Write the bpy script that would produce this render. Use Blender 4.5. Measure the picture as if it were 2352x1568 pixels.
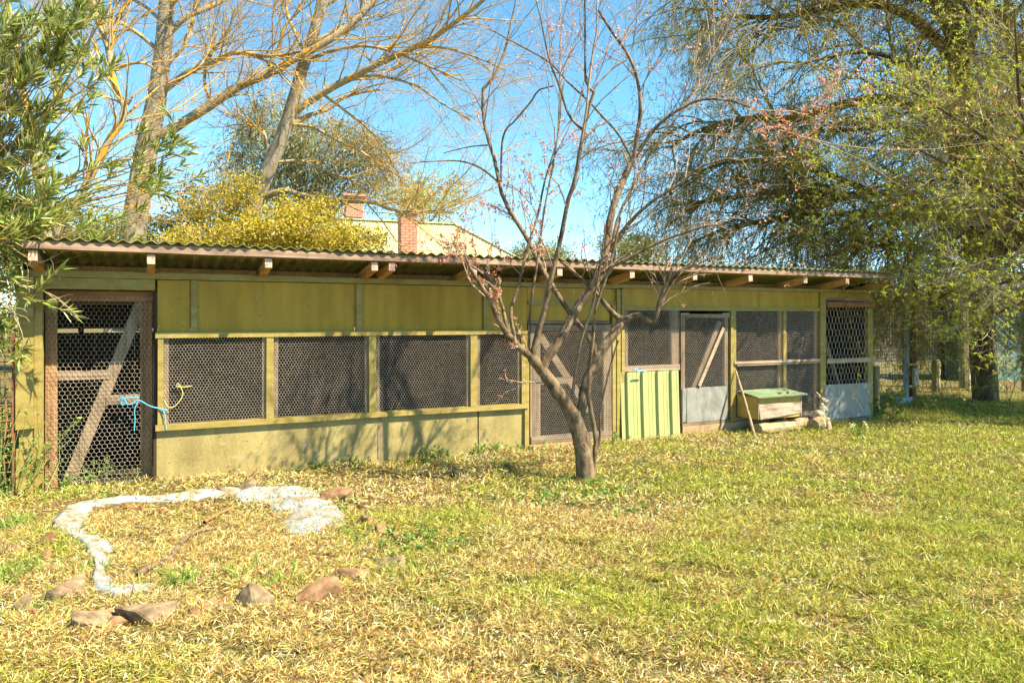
import bpy, bmesh, math, random
import numpy as np
from mathutils import Vector, Matrix, noise as mnoise

for o in list(bpy.data.objects):
    bpy.data.objects.remove(o)
SC = bpy.context.scene
COL = SC.collection
random.seed(7)

# ------------------------------------------------------------ camera, sky, sun, exposure
TH = math.radians(26.0); F = 1680.0; CX = 1176.0; HV = 729.0; CZ = 1.6
FW = np.array([math.sin(TH), math.cos(TH), 0.0]); RT = np.array([math.cos(TH), -math.sin(TH), 0.0])
cd = bpy.data.cameras.new('camera'); cam = bpy.data.objects.new('camera', cd); COL.objects.link(cam)
cam.location = (0, 0, CZ); cam.rotation_euler = (math.pi/2, 0, -TH)
cd.sensor_width = 36; cd.lens = F/2352*36; cd.shift_y = -(783.5-HV)/2352
cd.clip_end = 3000; cd.clip_start = 0.05
SC.camera = cam
SUN_EL = math.radians(51.0)
sh = np.array([0.69, -0.727])/math.hypot(0.69, 0.727)         # towards the sun, on the ground
SUN_AZ = math.atan2(sh[0], sh[1])
w = bpy.data.worlds.new('World'); SC.world = w; w.use_nodes = True
nt = w.node_tree; bg = nt.nodes['Background']
sky = nt.nodes.new('ShaderNodeTexSky'); sky.sky_type = 'NISHITA'; sky.sun_disc = False
sky.sun_elevation = SUN_EL; sky.sun_rotation = SUN_AZ
sky.air_density = 0.55; sky.dust_density = 0.0; sky.ozone_density = 0.5
hs = nt.nodes.new('ShaderNodeHueSaturation'); hs.inputs['Saturation'].default_value = 1.16; hs.inputs['Hue'].default_value = 0.474
nt.links.new(sky.outputs[0], hs.inputs['Color']); nt.links.new(hs.outputs[0], bg.inputs[0]); bg.inputs[1].default_value = 0.115
sd = bpy.data.lights.new('sun', 'SUN'); sd.energy = 5.0; sd.angle = math.radians(0.53); sd.color = (1.0, 0.88, 0.66)
so = bpy.data.objects.new('sun', sd); COL.objects.link(so)
so.rotation_euler = Vector((-sh[0]*math.cos(SUN_EL), -sh[1]*math.cos(SUN_EL), -math.sin(SUN_EL))).to_track_quat('-Z', 'Y').to_euler()
so.location = (6, -6, 9)
vs = SC.view_settings; vs.view_transform = 'Standard'; vs.look = 'None'; vs.exposure = 1.78; vs.gamma = 1.0; vs.use_curve_mapping = False
SC.render.engine = 'CYCLES'
SC.cycles.max_bounces = 6; SC.cycles.transparent_max_bounces = 8

# ------------------------------------------------------------ geometry helpers
WY = 7.9                                                        # plane of the aviary front
def at(u, v, d):
    return FW*d + RT*((u-CX)/F*d) + np.array([0, 0, CZ+(HV-v)/F*d])
def gp(u, v, z=0.0):
    return at(u, v, (CZ-z)*F/(v-HV))
def wx(u, y=WY):
    t = (u-CX)/F; d = FW+RT*t
    return y*d[0]/d[1]
def dep(x, y): return x*FW[0]+y*FW[1]
def wz(u, v, y=WY): return CZ+(HV-v)/F*dep(wx(u, y), y)

def mesh_np(V, Fs, cols=None, smooth=False):
    me = bpy.data.meshes.new('m')
    if not isinstance(Fs, list): Fs = [Fs]
    Fs = [np.asarray(f, dtype=np.int32) for f in Fs if len(f)]
    V = np.asarray(V, dtype=np.float32)
    me.vertices.add(len(V)); me.vertices.foreach_set('co', V.ravel())
    nl = sum(f.size for f in Fs); npoly = sum(len(f) for f in Fs)
    me.loops.add(nl); me.polygons.add(npoly)
    me.loops.foreach_set('vertex_index', np.concatenate([f.ravel() for f in Fs]))
    ls = []; s = 0
    for f in Fs:
        ls.append(s+np.arange(len(f))*f.shape[1]); s += f.size
    me.polygons.foreach_set('loop_start', np.concatenate(ls).astype(np.int32))
    me.polygons.foreach_set('use_smooth', np.full(npoly, bool(smooth)))
    if cols is not None:
        a = me.color_attributes.new('Col', 'FLOAT_COLOR', 'POINT')
        c = np.ones((len(V), 4), dtype=np.float32); c[:, :3] = cols
        a.data.foreach_set('color', c.ravel())
    me.update(calc_edges=True)
    return me

def rootloc(p):
    while p is not None:
        if p.parent is None: return np.array(p.location)
        p = p.parent
    return np.zeros(3)

def obj(name, V, Fs, mat, parent=None, cols=None, smooth=False, loc=None):
    V = np.asarray(V, dtype=np.float64)
    if parent is not None: V = V-rootloc(parent)
    elif loc is not None: V = V-np.asarray(loc)
    me = mesh_np(V, Fs, cols, smooth); me.name = name
    o = bpy.data.objects.new(name, me); COL.objects.link(o)
    if mat is not None: me.materials.append(mat)
    if parent is not None: o.parent = parent
    elif loc is not None: o.location = [float(c) for c in loc]
    return o

def tag(o, label=None, cat=None, group=None, kind=None):
    if label: o['label'] = label
    if cat: o['category'] = cat
    if group: o['group'] = group
    if kind: o['kind'] = kind
    return o

def thing(name, label, cat, loc=(0, 0, 0), group=None):
    o = bpy.data.objects.new(name, None); COL.objects.link(o)
    o.location = [float(c) for c in loc]; o.empty_display_size = 0.1
    return tag(o, label, cat, group)

BOXF = np.array([[0, 3, 2, 1], [4, 5, 6, 7], [0, 1, 5, 4], [1, 2, 6, 5], [2, 3, 7, 6], [3, 0, 4, 7]])
def boxv(x0, x1, y0, y1, z0, z1):
    return np.array([[x0, y0, z0], [x1, y0, z0], [x1, y1, z0], [x0, y1, z0],
                     [x0, y0, z1], [x1, y0, z1], [x1, y1, z1], [x0, y1, z1]], dtype=float)
def box(name, mat, parent, x0, x1, y0, y1, z0, z1, jit=0.002):
    V = boxv(x0, x1, y0, y1, z0, z1)
    if jit: V = V+np.array([[random.uniform(-jit, jit) for _ in range(3)] for _ in range(8)])
    return obj(name, V, BOXF, mat, parent)
def beamv(p0, p1, w, h, up=(0, 0, 1)):
    p0 = np.asarray(p0, float); p1 = np.asarray(p1, float); t = p1-p0; t /= np.linalg.norm(t)
    s = np.cross(t, up); s /= np.linalg.norm(s); n = np.cross(s, t)
    c = [(-1, -1), (1, -1), (1, 1), (-1, 1)]
    return np.array([p0+s*a*w/2+n*b*h/2 for a, b in c]+[p1+s*a*w/2+n*b*h/2 for a, b in c])
def beam(name, mat, parent, p0, p1, w, h, up=(0, 0, 1)):
    return obj(name, beamv(p0, p1, w, h, up), BOXF, mat, parent)

def norm(a): return a/np.maximum(np.linalg.norm(a, axis=-1, keepdims=True), 1e-9)

def tubes(P, R, k, off=0):
    N, S, _ = P.shape
    T = norm(np.gradient(P, axis=1))
    m = np.abs(norm(T.mean(axis=1))[:, 2]) > 0.8
    ref = np.where(m[:, None], np.array([1.0, 0.13, 0]), np.array([0, 0.1, 1.0]))[:, None, :]
    U = norm(np.cross(T, np.broadcast_to(ref, T.shape))); W = np.cross(T, U)
    a = np.arange(k)*2*np.pi/k
    V = P[:, :, None]+R[:, :, None, None]*(np.cos(a)[None, None, :, None]*U[:, :, None]+np.sin(a)[None, None, :, None]*W[:, :, None])
    idx = np.arange(N*S*k).reshape(N, S, k)
    q = np.stack([idx[:, :-1], np.roll(idx, -1, 2)[:, :-1], np.roll(idx, -1, 2)[:, 1:], idx[:, 1:]], axis=-1)
    return V.reshape(-1, 3), q.reshape(-1, 4)+off

def crom(pts, S):
    p = np.asarray(pts, float)
    if len(p) == 2: return p[0]+(p[1]-p[0])*np.linspace(0, 1, S)[:, None]
    d = np.r_[0, np.cumsum(np.linalg.norm(np.diff(p[:, :3], axis=0), axis=1)+1e-6)]
    e = np.vstack([2*p[0]-p[1], p, 2*p[-1]-p[-2]])
    s = np.linspace(0, d[-1], S); i = np.clip(np.searchsorted(d, s, side='right')-1, 0, len(p)-2)
    t = ((s-d[i])/(d[i+1]-d[i]))[:, None]
    a, b, c, f = e[i], e[i+1], e[i+2], e[i+3]
    return 0.5*((2*b)+(-a+c)*t+(2*a-5*b+4*c-f)*t*t+(-a+3*b-3*c+f)*t**3)

def spawn(rng, P, R, n, L, ang=(0.4, 1.0), S=6, rf=0.6, rmax=1e9, up=0.2, wig=0.15, tr=(0.25, 1.0), grav=0.0, gend=0.0, tip=0.3, lpar=0.0):
    N, SP, _ = P.shape
    Lp = np.linalg.norm(np.diff(P, axis=1), axis=2).sum(1)
    i = rng.choice(N, n, p=Lp/Lp.sum()); t = rng.uniform(tr[0], tr[1], n)*(SP-1)
    j = np.minimum(t.astype(int), SP-2); f = (t-j)[:, None]
    p = P[i, j]*(1-f)+P[i, j+1]*f; T = norm(P[i, j+1]-P[i, j]); r = R[i, j]*(1-f[:, 0])+R[i, j+1]*f[:, 0]
    per = norm(np.cross(T, rng.normal(size=(n, 3)))); a = rng.uniform(ang[0], ang[1], n)[:, None]
    d = norm(np.cos(a)*T+np.sin(a)*per+np.array([0, 0, up]))
    Ln = rng.uniform(L[0], L[1], n)
    if lpar: Ln = Ln*(1-lpar*t/(SP-1))
    out = [p]
    for s in range(S-1):
        g = grav+(gend-grav)*s/max(1, S-2)
        d = norm(d+wig*rng.normal(size=(n, 3))+np.array([0, 0, g]))
        p = p+d*(Ln/(S-1))[:, None]; out.append(p)
    r0 = np.minimum(r*rf, rmax)
    RR = r0[:, None]*np.linspace(1, tip, S)[None, :]
    return np.stack(out, 1), RR

def leaves(rng, C, D, L, W, col, fold=0.0):
    """one leaf = a lozenge of two triangles bent along its midrib; C base points, D directions"""
    n = len(C); D = norm(D); s = norm(np.cross(D, rng.normal(size=(n, 3)))); nn = np.cross(D, s)
    L = np.broadcast_to(L, n)[:, None]; W = np.broadcast_to(W, n)[:, None]
    a = C; b = C+D*L*0.45+s*W*0.5+nn*fold*W; c = C+D*L; e = C+D*L*0.45-s*W*0.5+nn*fold*W
    V = np.stack([a, b, c, e], 1).reshape(-1, 3); f = np.arange(4*n).reshape(n, 4)
    F3 = np.concatenate([f[:, [0, 1, 2]], f[:, [0, 2, 3]]])
    return V, F3, np.repeat(col, 4, axis=0)

def merge(parts):
    V = []; Fs = []; C = []; o = 0
    for p in parts:
        V.append(p[0]); Fs.append(np.asarray(p[1])+o); o += len(p[0])
        if len(p) > 2: C.append(p[2])
    by = {}
    for f in Fs: by.setdefault(f.shape[1], []).append(f)
    return np.concatenate(V), [np.concatenate(v) for v in by.values()], (np.concatenate(C) if C else None)

def pal(rng, n, cols, wts, jit=0.15):
    cols = np.array(cols, float); wts = np.array(wts, float); wts /= wts.sum()
    c = cols[rng.choice(len(cols), n, p=wts)]
    return np.clip(c*(1+jit*rng.normal(size=(n, 1)))*(1+0.4*jit*rng.normal(size=(n, 3))), 0.003, 0.95)

def vnoise(x, y, s, seed=0.0):
    """smooth cheap value noise from sines, about -1..1"""
    x = x*s+seed; y = y*s-seed*0.7
    return (np.sin(x*1.3+1.7*np.sin(y*0.9+seed))+np.sin(y*1.7+1.3*np.sin(x*1.1+2.1))+np.sin((x+y)*0.83+seed*2))/3

# ------------------------------------------------------------ materials
def M(name): 
    m = bpy.data.materials.new(name); m.use_nodes = True
    return m, m.node_tree, m.node_tree.nodes['Principled BSDF']
def add(nt, t, **kw):
    n = nt.nodes.new(t)
    for k, v in kw.items(): setattr(n, k, v)
    return n
def surf(name, stops, scale=(4, 4, 4), nscale=1.0, detail=6, rough=0.8, bump=0.3, bdist=0.01, fine=None, spots=None, spec=0.3, metal=0.0, streak=None):
    """noise coloured surface: stops [(pos, rgb)...]; fine second noise darkens; spots = (scale, threshold, rgb)"""
    m, nt, b = M(name)
    tc = add(nt, 'ShaderNodeTexCoord'); mp = add(nt, 'ShaderNodeMapping'); mp.inputs['Scale'].default_value = scale
    nt.links.new(tc.outputs['Object'], mp.inputs[0])
    n = add(nt, 'ShaderNodeTexNoise'); n.inputs['Scale'].default_value = nscale; n.inputs['Detail'].default_value = detail; n.inputs['Roughness'].default_value = 0.65
    nt.links.new(mp.outputs[0], n.inputs['Vector'])
    r = add(nt, 'ShaderNodeValToRGB'); nt.links.new(n.outputs[0], r.inputs[0])
    el = r.color_ramp.elements
    while len(el) < len(stops): el.new(0.5)
    for e, (p, c) in zip(el, stops): e.position = p; e.color = (*c, 1)
    colr = r.outputs[0]
    if fine:
        n2 = add(nt, 'ShaderNodeTexNoise'); n2.inputs['Scale'].default_value = fine[0]; n2.inputs['Detail'].default_value = 4
        nt.links.new(tc.outputs['Object'], n2.inputs['Vector'])
        mr = add(nt, 'ShaderNodeMapRange'); mr.inputs[1].default_value = 0.3; mr.inputs[2].default_value = 0.7; mr.inputs[3].default_value = 1-fine[1]; mr.inputs[4].default_value = 1+fine[1]*0.5
        nt.links.new(n2.outputs[0], mr.inputs[0])
        mx = add(nt, 'ShaderNodeVectorMath', operation='SCALE'); nt.links.new(colr, mx.inputs[0]); nt.links.new(mr.outputs[0], mx.inputs['Scale'])
        colr = mx.outputs[0]
    if streak:
        mp4 = add(nt, 'ShaderNodeMapping'); mp4.inputs['Scale'].default_value = streak[0]; nt.links.new(tc.outputs['Object'], mp4.inputs[0])
        n4 = add(nt, 'ShaderNodeTexNoise'); n4.inputs['Scale'].default_value = 1; n4.inputs['Detail'].default_value = 5; nt.links.new(mp4.outputs[0], n4.inputs['Vector'])
        mr4 = add(nt, 'ShaderNodeMapRange'); mr4.inputs[1].default_value = 0.35; mr4.inputs[2].default_value = 0.65; mr4.inputs[3].default_value = 1-streak[1]; mr4.inputs[4].default_value = 1+streak[1]*0.6
        nt.links.new(n4.outputs[0], mr4.inputs[0])
        mx4 = add(nt, 'ShaderNodeVectorMath', operation='SCALE'); nt.links.new(colr, mx4.inputs[0]); nt.links.new(mr4.outputs[0], mx4.inputs['Scale']); colr = mx4.outputs[0]
    if spots:
        for (sc, th, rgb) in spots:
            mp2 = add(nt, 'ShaderNodeMapping'); mp2.inputs['Scale'].default_value = sc
            nt.links.new(tc.outputs['Object'], mp2.inputs[0])
            n3 = add(nt, 'ShaderNodeTexNoise'); n3.inputs['Scale'].default_value = 1; n3.inputs['Detail'].default_value = 3
            nt.links.new(mp2.outputs[0], n3.inputs['Vector'])
            mr = add(nt, 'ShaderNodeMapRange'); mr.inputs[1].default_value = th; mr.inputs[2].default_value = th+0.05
            nt.links.new(n3.outputs[0], mr.inputs[0])
            mx = add(nt, 'ShaderNodeMix', data_type='RGBA'); nt.links.new(mr.outputs[0], mx.inputs[0]); nt.links.new(colr, mx.inputs[6]); mx.inputs[7].default_value = (*rgb, 1)
            colr = mx.outputs[2]
    nt.links.new(colr, b.inputs['Base Color'])
    b.inputs['Roughness'].default_value = rough; b.inputs['Specular IOR Level'].default_value = spec; b.inputs['Metallic'].default_value = metal
    if bump:
        bp = add(nt, 'ShaderNodeBump'); bp.inputs['Strength'].default_value = bump; bp.inputs['Distance'].default_value = bdist
        nt.links.new(n.outputs[0], bp.inputs['Height']); nt.links.new(bp.outputs[0], b.inputs['Normal'])
    return m
def leafmat(name, trans=0.35, rough=0.5, spec=0.3):
    m, nt, b = M(name)
    a = add(nt, 'ShaderNodeAttribute', attribute_name='Col')
    nt.links.new(a.outputs['Color'], b.inputs['Base Color']); b.inputs['Roughness'].default_value = rough; b.inputs['Specular IOR Level'].default_value = spec
    if trans:
        t = add(nt, 'ShaderNodeBsdfTranslucent'); nt.links.new(a.outputs['Color'], t.inputs[0])
        mx = add(nt, 'ShaderNodeMixShader'); mx.inputs[0].default_value = trans
        nt.links.new(b.outputs[0], mx.inputs[1]); nt.links.new(t.outputs[0], mx.inputs[2])
        nt.links.new(mx.outputs[0], nt.nodes['Material Output'].inputs[0])
    return m

OLIVE = surf('olive_paint', [(0.25, (0.31, 0.185, 0.010)), (0.5, (0.38, 0.235, 0.017)), (0.8, (0.43, 0.275, 0.034))], (2.2, 2.2, 1.1), 1.3, 6, 0.55, 0.12, 0.004,
             fine=(60, 0.14), streak=((9, 9, 0.8), 0.16), spots=[((30, 30, 7), 0.70, (0.60, 0.56, 0.34)), ((26, 26, 26), 0.69, (0.12, 0.085, 0.02))])
OLIVE2 = surf('olive_trim_paint', [(0.25, (0.20, 0.14, 0.024)), (0.5, (0.29, 0.22, 0.055)), (0.8, (0.36, 0.295, 0.11))], (3, 12, 12), 1.2, 7, 0.6, 0.25, 0.004, fine=(90, 0.25), spots=[((5, 26, 26), 0.66, (0.34, 0.27, 0.17))])
OLIVEL = surf('olive_board_low', [(0.2, (0.22, 0.165, 0.055)), (0.5, (0.31, 0.245, 0.09)), (0.8, (0.37, 0.30, 0.125))], (1.6, 1.6, 2.4), 1.4, 7, 0.65, 0.15, 0.004,
              fine=(45, 0.2), streak=((7, 7, 1.5), 0.2), spots=[((16, 16, 16), 0.67, (0.14, 0.10, 0.045)), ((3, 3, 7), 0.66, (0.33, 0.25, 0.14))])
def timber(name, a, b, c, axis, bump=0.5):
    s = {'x': (1.2, 38, 38), 'y': (38, 1.2, 38), 'z': (38, 38, 1.2), 'd': (14, 14, 9)}[axis]
    return surf(name, [(0.25, a), (0.5, b), (0.75, c)], s, 1.0, 5, 0.85, bump, 0.006, fine=(7, 0.25))
GREYX = timber('weathered_timber_x', (0.1, 0.065, 0.036), (0.22, 0.155, 0.095), (0.36, 0.275, 0.185), 'x')
GREYZ = timber('weathered_timber_z', (0.1, 0.065, 0.036), (0.21, 0.148, 0.09), (0.34, 0.26, 0.17), 'z')
PALEX = timber('pale_timber_x', (0.22, 0.145, 0.09), (0.38, 0.27, 0.18), (0.5, 0.39, 0.28), 'x')
BATTEN = timber('eave_batten_timber', (0.14, 0.085, 0.05), (0.30, 0.20, 0.135), (0.42, 0.31, 0.23), 'x')
BROWNX = timber('brown_timber_x', (0.12, 0.055, 0.02), (0.26, 0.13, 0.05), (0.38, 0.22, 0.10), 'x')
BROWNZ = timber('brown_timber_z', (0.12, 0.055, 0.02), (0.27, 0.14, 0.055), (0.40, 0.24, 0.11), 'z')
RAFT = timber('rafter_timber', (0.25, 0.12, 0.03), (0.48, 0.27, 0.085), (0.60, 0.38, 0.15), 'y')
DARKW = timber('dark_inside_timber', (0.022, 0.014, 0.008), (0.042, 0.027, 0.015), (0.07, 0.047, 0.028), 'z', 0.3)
ENDG = surf('end_grain', [(0.3, (0.22, 0.10, 0.06)), (0.5, (0.55, 0.36, 0.26)), (0.7, (0.66, 0.48, 0.38))], (40, 40, 40), 1.0, 3, 0.9, 0.4, 0.004)
IRON = surf('aged_roof_iron', [(0.3, (0.20, 0.20, 0.06)), (0.5, (0.32, 0.32, 0.11)), (0.75, (0.44, 0.43, 0.19))], (9, 2.5, 2), 1.2, 6, 0.55, 0.1, 0.003, fine=(30, 0.2), spec=0.4)
ZINC = surf('galvanised_sheet', [(0.3, (0.17, 0.165, 0.14)), (0.5, (0.24, 0.235, 0.205)), (0.75, (0.33, 0.32, 0.28))], (8, 8, 5), 1.2, 6, 0.5, 0.1, 0.002, fine=(70, 0.15), spec=0.5)
GREENS = surf('pale_green_sheet', [(0.25, (0.26, 0.29, 0.095)), (0.5, (0.33, 0.355, 0.135)), (0.8, (0.38, 0.395, 0.175))], (2, 2, 1), 1.2, 6, 0.45, 0.06, 0.003, fine=(50, 0.08), spots=[((25, 25, 14), 0.71, (0.20, 0.19, 0.08))], spec=0.45)
WIRE = surf('wire', [(0.3, (0.40, 0.33, 0.25)), (0.6, (0.64, 0.56, 0.46))], (20, 20, 20), 1.0, 2, 0.5, 0, spec=0.5)
WIREB = surf('rusty_wire', [(0.3, (0.16, 0.075, 0.035)), (0.6, (0.30, 0.16, 0.08))], (20, 20, 20), 1.0, 2, 0.7, 0)
CONC = surf('tan_concrete', [(0.25, (0.24, 0.15, 0.07)), (0.5, (0.36, 0.245, 0.13)), (0.8, (0.44, 0.32, 0.185))], (4, 4, 6), 1.3, 6, 0.9, 0.3, 0.006, fine=(40, 0.15))
YELP = surf('yellow_paint', [(0.25, (0.30, 0.195, 0.035)), (0.5, (0.42, 0.285, 0.06)), (0.8, (0.48, 0.345, 0.095))], (4, 4, 4), 1.2, 6, 0.6, 0.15, 0.003, fine=(60, 0.12), spots=[((22, 22, 16), 0.70, (0.18, 0.12, 0.06))])
TEALL = surf('green_lid_paint', [(0.25, (0.09, 0.145, 0.075)), (0.5, (0.15, 0.215, 0.115)), (0.75, (0.25, 0.29, 0.18))], (4, 10, 10), 1.4, 6, 0.6, 0.2, 0.003, fine=(50, 0.15))
PLY = surf('flaked_ply', [(0.3, (0.10, 0.07, 0.045)), (0.43, (0.28, 0.21, 0.145)), (0.58, (0.42, 0.34, 0.25)), (0.75, (0.46, 0.34, 0.14))], (2.5, 10, 14), 1.2, 7, 0.85, 0.4, 0.005, fine=(40, 0.2))
STATUE = surf('weathered_statue', [(0.34, (0.06, 0.05, 0.03)), (0.44, (0.24, 0.20, 0.12)), (0.55, (0.42, 0.37, 0.26)), (0.75, (0.52, 0.47, 0.36))], (14, 14, 14), 1.0, 6, 0.9, 0.4, 0.006, fine=(40, 0.25), spots=[((13, 13, 13), 0.62, (0.30, 0.23, 0.05))])
LOG = surf('log_bark', [(0.25, (0.13, 0.085, 0.04)), (0.5, (0.30, 0.22, 0.12)), (0.75, (0.45, 0.36, 0.22))], (6, 14, 14), 1.0, 6, 0.9, 0.6, 0.012)
ROCK = surf('field_stone', [(0.3, (0.055, 0.026, 0.011)), (0.42, (0.18, 0.095, 0.045)), (0.56, (0.27, 0.16, 0.08)), (0.75, (0.36, 0.24, 0.13))], (7, 7, 7), 1.0, 8, 0.9, 0.6, 0.015, fine=(40, 0.25))
ROCKG = surf('grey_stone', [(0.32, (0.05, 0.032, 0.017)), (0.44, (0.17, 0.12, 0.068)), (0.57, (0.25, 0.185, 0.11)), (0.75, (0.33, 0.235, 0.12))], (6, 6, 9), 1.0, 8, 0.9, 0.6, 0.015, fine=(35, 0.25))
POND = surf('old_pond_paint', [(0.32, (0.15, 0.11, 0.055)), (0.42, (0.24, 0.215, 0.155)), (0.50, (0.25, 0.275, 0.28)), (0.70, (0.29, 0.34, 0.375))], (6, 6, 6), 1.2, 8, 0.8, 0.7, 0.02, fine=(45, 0.2), spots=[((9, 9, 9), 0.60, (0.20, 0.17, 0.09))])
TWINE = surf('blue_twine', [(0.3, (0.05, 0.34, 0.55)), (0.7, (0.12, 0.48, 0.68))], (30, 30, 30), 1, 2, 0.6, 0)
TWINEY = surf('yellow_twine', [(0.3, (0.60, 0.46, 0.10)), (0.7, (0.70, 0.60, 0.22))], (30, 30, 30), 1, 2, 0.6, 0)
BARKP = surf('plum_bark', [(0.3, (0.045, 0.027, 0.013)), (0.45, (0.14, 0.092, 0.05)), (0.58, (0.235, 0.165, 0.095)), (0.75, (0.33, 0.25, 0.155))], (16, 16, 7), 1.0, 9, 0.9, 1.0, 0.03, fine=(60, 0.25))
TWIGP = surf('plum_twig', [(0.3, (0.15, 0.10, 0.065)), (0.6, (0.36, 0.27, 0.18))], (12, 12, 12), 1.0, 3, 0.8, 0)
BARKA = surf('ash_bark', [(0.25, (0.13, 0.105, 0.075)), (0.5, (0.25, 0.21, 0.155)), (0.75, (0.36, 0.31, 0.23))], (11, 11, 3), 1.0, 8, 0.9, 0.8, 0.02, fine=(25, 0.2), spots=[((3.2, 3.2, 2.2), 0.66, (0.50, 0.27, 0.03))])
LICH = surf('lichen_bark', [(0.25, (0.16, 0.12, 0.075)), (0.5, (0.30, 0.25, 0.17)), (0.75, (0.38, 0.32, 0.23))], (8, 8, 8), 1.0, 8, 0.9, 0.6, 0.015, fine=(25, 0.2), spots=[((4.5, 4.5, 4.5), 0.55, (0.50, 0.265, 0.022)), ((17, 17, 17), 0.60, (0.58, 0.36, 0.04))])
LTWIG = surf('lichen_twig', [(0.38, (0.26, 0.18, 0.09)), (0.52, (0.42, 0.27, 0.07)), (0.68, (0.58, 0.34, 0.04))], (3.0, 3.0, 3.0), 1.0, 5, 0.85, 0)
GTWIG = surf('ash_fine_twig', [(0.35, (0.22, 0.15, 0.09)), (0.65, (0.42, 0.30, 0.15))], (3.0, 3.0, 3.0), 1.0, 4, 0.85, 0)
BARKB = surf('dark_bark', [(0.25, (0.045, 0.03, 0.016)), (0.5, (0.10, 0.075, 0.04)), (0.75, (0.17, 0.13, 0.07))], (9, 9, 4), 1.0, 8, 0.9, 0.8, 0.03, fine=(20, 0.25), spots=[((5, 5, 5), 0.66, (0.26, 0.18, 0.03))])
BTWIG = surf('olive_twig', [(0.3, (0.12, 0.09, 0.022)), (0.55, (0.23, 0.175, 0.045)), (0.75, (0.34, 0.25, 0.075))], (3, 3, 3), 1.0, 4, 0.85, 0)
PTWIG = surf('pale_twig', [(0.3, (0.20, 0.15, 0.085)), (0.6, (0.38, 0.31, 0.19))], (6, 6, 6), 1.0, 4, 0.85, 0)
LEAF = leafmat('leaf', 0.42); LEAFS = leafmat('glossy_leaf', 0.25, 0.35, 0.5); STRAW = leafmat('straw_and_clippings', 0.25, 0.7, 0.15)
ROOFG = surf('green_cream_roof', [(0.3, (0.36, 0.38, 0.18)), (0.5, (0.44, 0.45, 0.24)), (0.7, (0.50, 0.50, 0.30))], (1, 1, 1), 1.0, 6, 0.5, 0, fine=(9, 0.12), spec=0.4)
BRICK = surf('chimney_brick', [(0.3, (0.48, 0.19, 0.12)), (0.6, (0.60, 0.28, 0.18))], (5, 5, 5), 1.0, 5, 0.85, 0.2, 0.005, fine=(30, 0.2))
MORTAR = surf('mortar', [(0.3, (0.34, 0.25, 0.20)), (0.7, (0.45, 0.35, 0.28))], (9, 9, 9), 1, 4, 0.9, 0.2, 0.003)
CAPG = surf('green_cap', [(0.3, (0.10, 0.20, 0.16)), (0.7, (0.16, 0.28, 0.22))], (5, 5, 5), 1, 4, 0.6, 0)
CLAY = surf('clay_pot', [(0.3, (0.36, 0.22, 0.12)), (0.7, (0.50, 0.34, 0.20))], (9, 9, 9), 1, 4, 0.8, 0)
WALLC = surf('cream_wall', [(0.3, (0.48, 0.42, 0.30)), (0.7, (0.58, 0.52, 0.40))], (1, 1, 1), 1, 4, 0.8, 0)
TEAL = surf('teal_wall', [(0.3, (0.12, 0.22, 0.19)), (0.6, (0.17, 0.30, 0.26))], (1.5, 1.5, 1.0), 1, 5, 0.6, 0.05, 0.003, fine=(12, 0.1))
TEALD = surf('dark_teal', [(0.3, (0.05, 0.09, 0.08)), (0.6, (0.08, 0.13, 0.11))], (3, 3, 2), 1, 5, 0.7, 0)
STEELB = surf('blue_grey_steel', [(0.3, (0.24, 0.32, 0.36)), (0.6, (0.36, 0.44, 0.47))], (5, 5, 2), 1, 5, 0.5, 0, spec=0.5)
RUST = surf('rusty_steel', [(0.3, (0.12, 0.045, 0.02)), (0.6, (0.24, 0.09, 0.035))], (6, 6, 4), 1, 5, 0.8, 0.1, 0.003)
CREAM = surf('cream_slat', [(0.3, (0.52, 0.46, 0.30)), (0.7, (0.66, 0.60, 0.43))], (12, 12, 12), 1, 4, 0.7, 0)
WHITEP = surf('white_plastic', [(0.3, (0.60, 0.60, 0.56)), (0.7, (0.74, 0.74, 0.70))], (6, 6, 6), 1, 3, 0.5, 0)
POSTG = surf('mossy_post', [(0.3, (0.13, 0.11, 0.05)), (0.5, (0.24, 0.21, 0.10)), (0.75, (0.36, 0.32, 0.19))], (15, 15, 3), 1, 6, 0.9, 0.5, 0.01)
BLACKW = surf('black_mesh_plastic', [(0.3, (0.02, 0.02, 0.017)), (0.7, (0.045, 0.042, 0.035))], (6, 6, 6), 1, 3, 0.6, 0)
PALEFE = surf('pale_iron_fence', [(0.3, (0.17, 0.15, 0.12)), (0.7, (0.27, 0.245, 0.20))], (2, 2, 3), 1, 5, 0.6, 0)
SOIL = None

# ------------------------------------------------------------ ground
PC = gp(470, 1220)                                              # middle of the old pond
PO = [(119, 1202), (145, 1180), (167, 1163), (264, 1149), (374, 1143), (484, 1127), (572, 1125), (690, 1122), (742, 1147), (774, 1171), (801, 1211),
      (818, 1255), (814, 1287), (748, 1317), (660, 1330), (560, 1345), (450, 1362), (352, 1374), (290, 1374), (229, 1363), (212, 1343), (218, 1308), (206, 1273), (176, 1242), (141, 1228)]
PO3 = np.array([gp(u, v) for u, v in PO])[:, :2]
PO3 = crom(np.c_[np.vstack([PO3, PO3[:1]]), np.zeros(len(PO3)+1)], 121)[:-1, :2]
pcen = PO3.mean(0)
pang = np.arctan2(PO3[:, 1]-pcen[1], PO3[:, 0]-pcen[0]); prad = np.linalg.norm(PO3-pcen, axis=1)
pord = np.argsort(pang)
def prel(x, y):
    a = np.arctan2(y-pcen[1], x-pcen[0]); r = np.hypot(x-pcen[0], y-pcen[1])
    return r/np.interp(a, pang[pord], prad[pord], period=2*np.pi)
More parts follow.
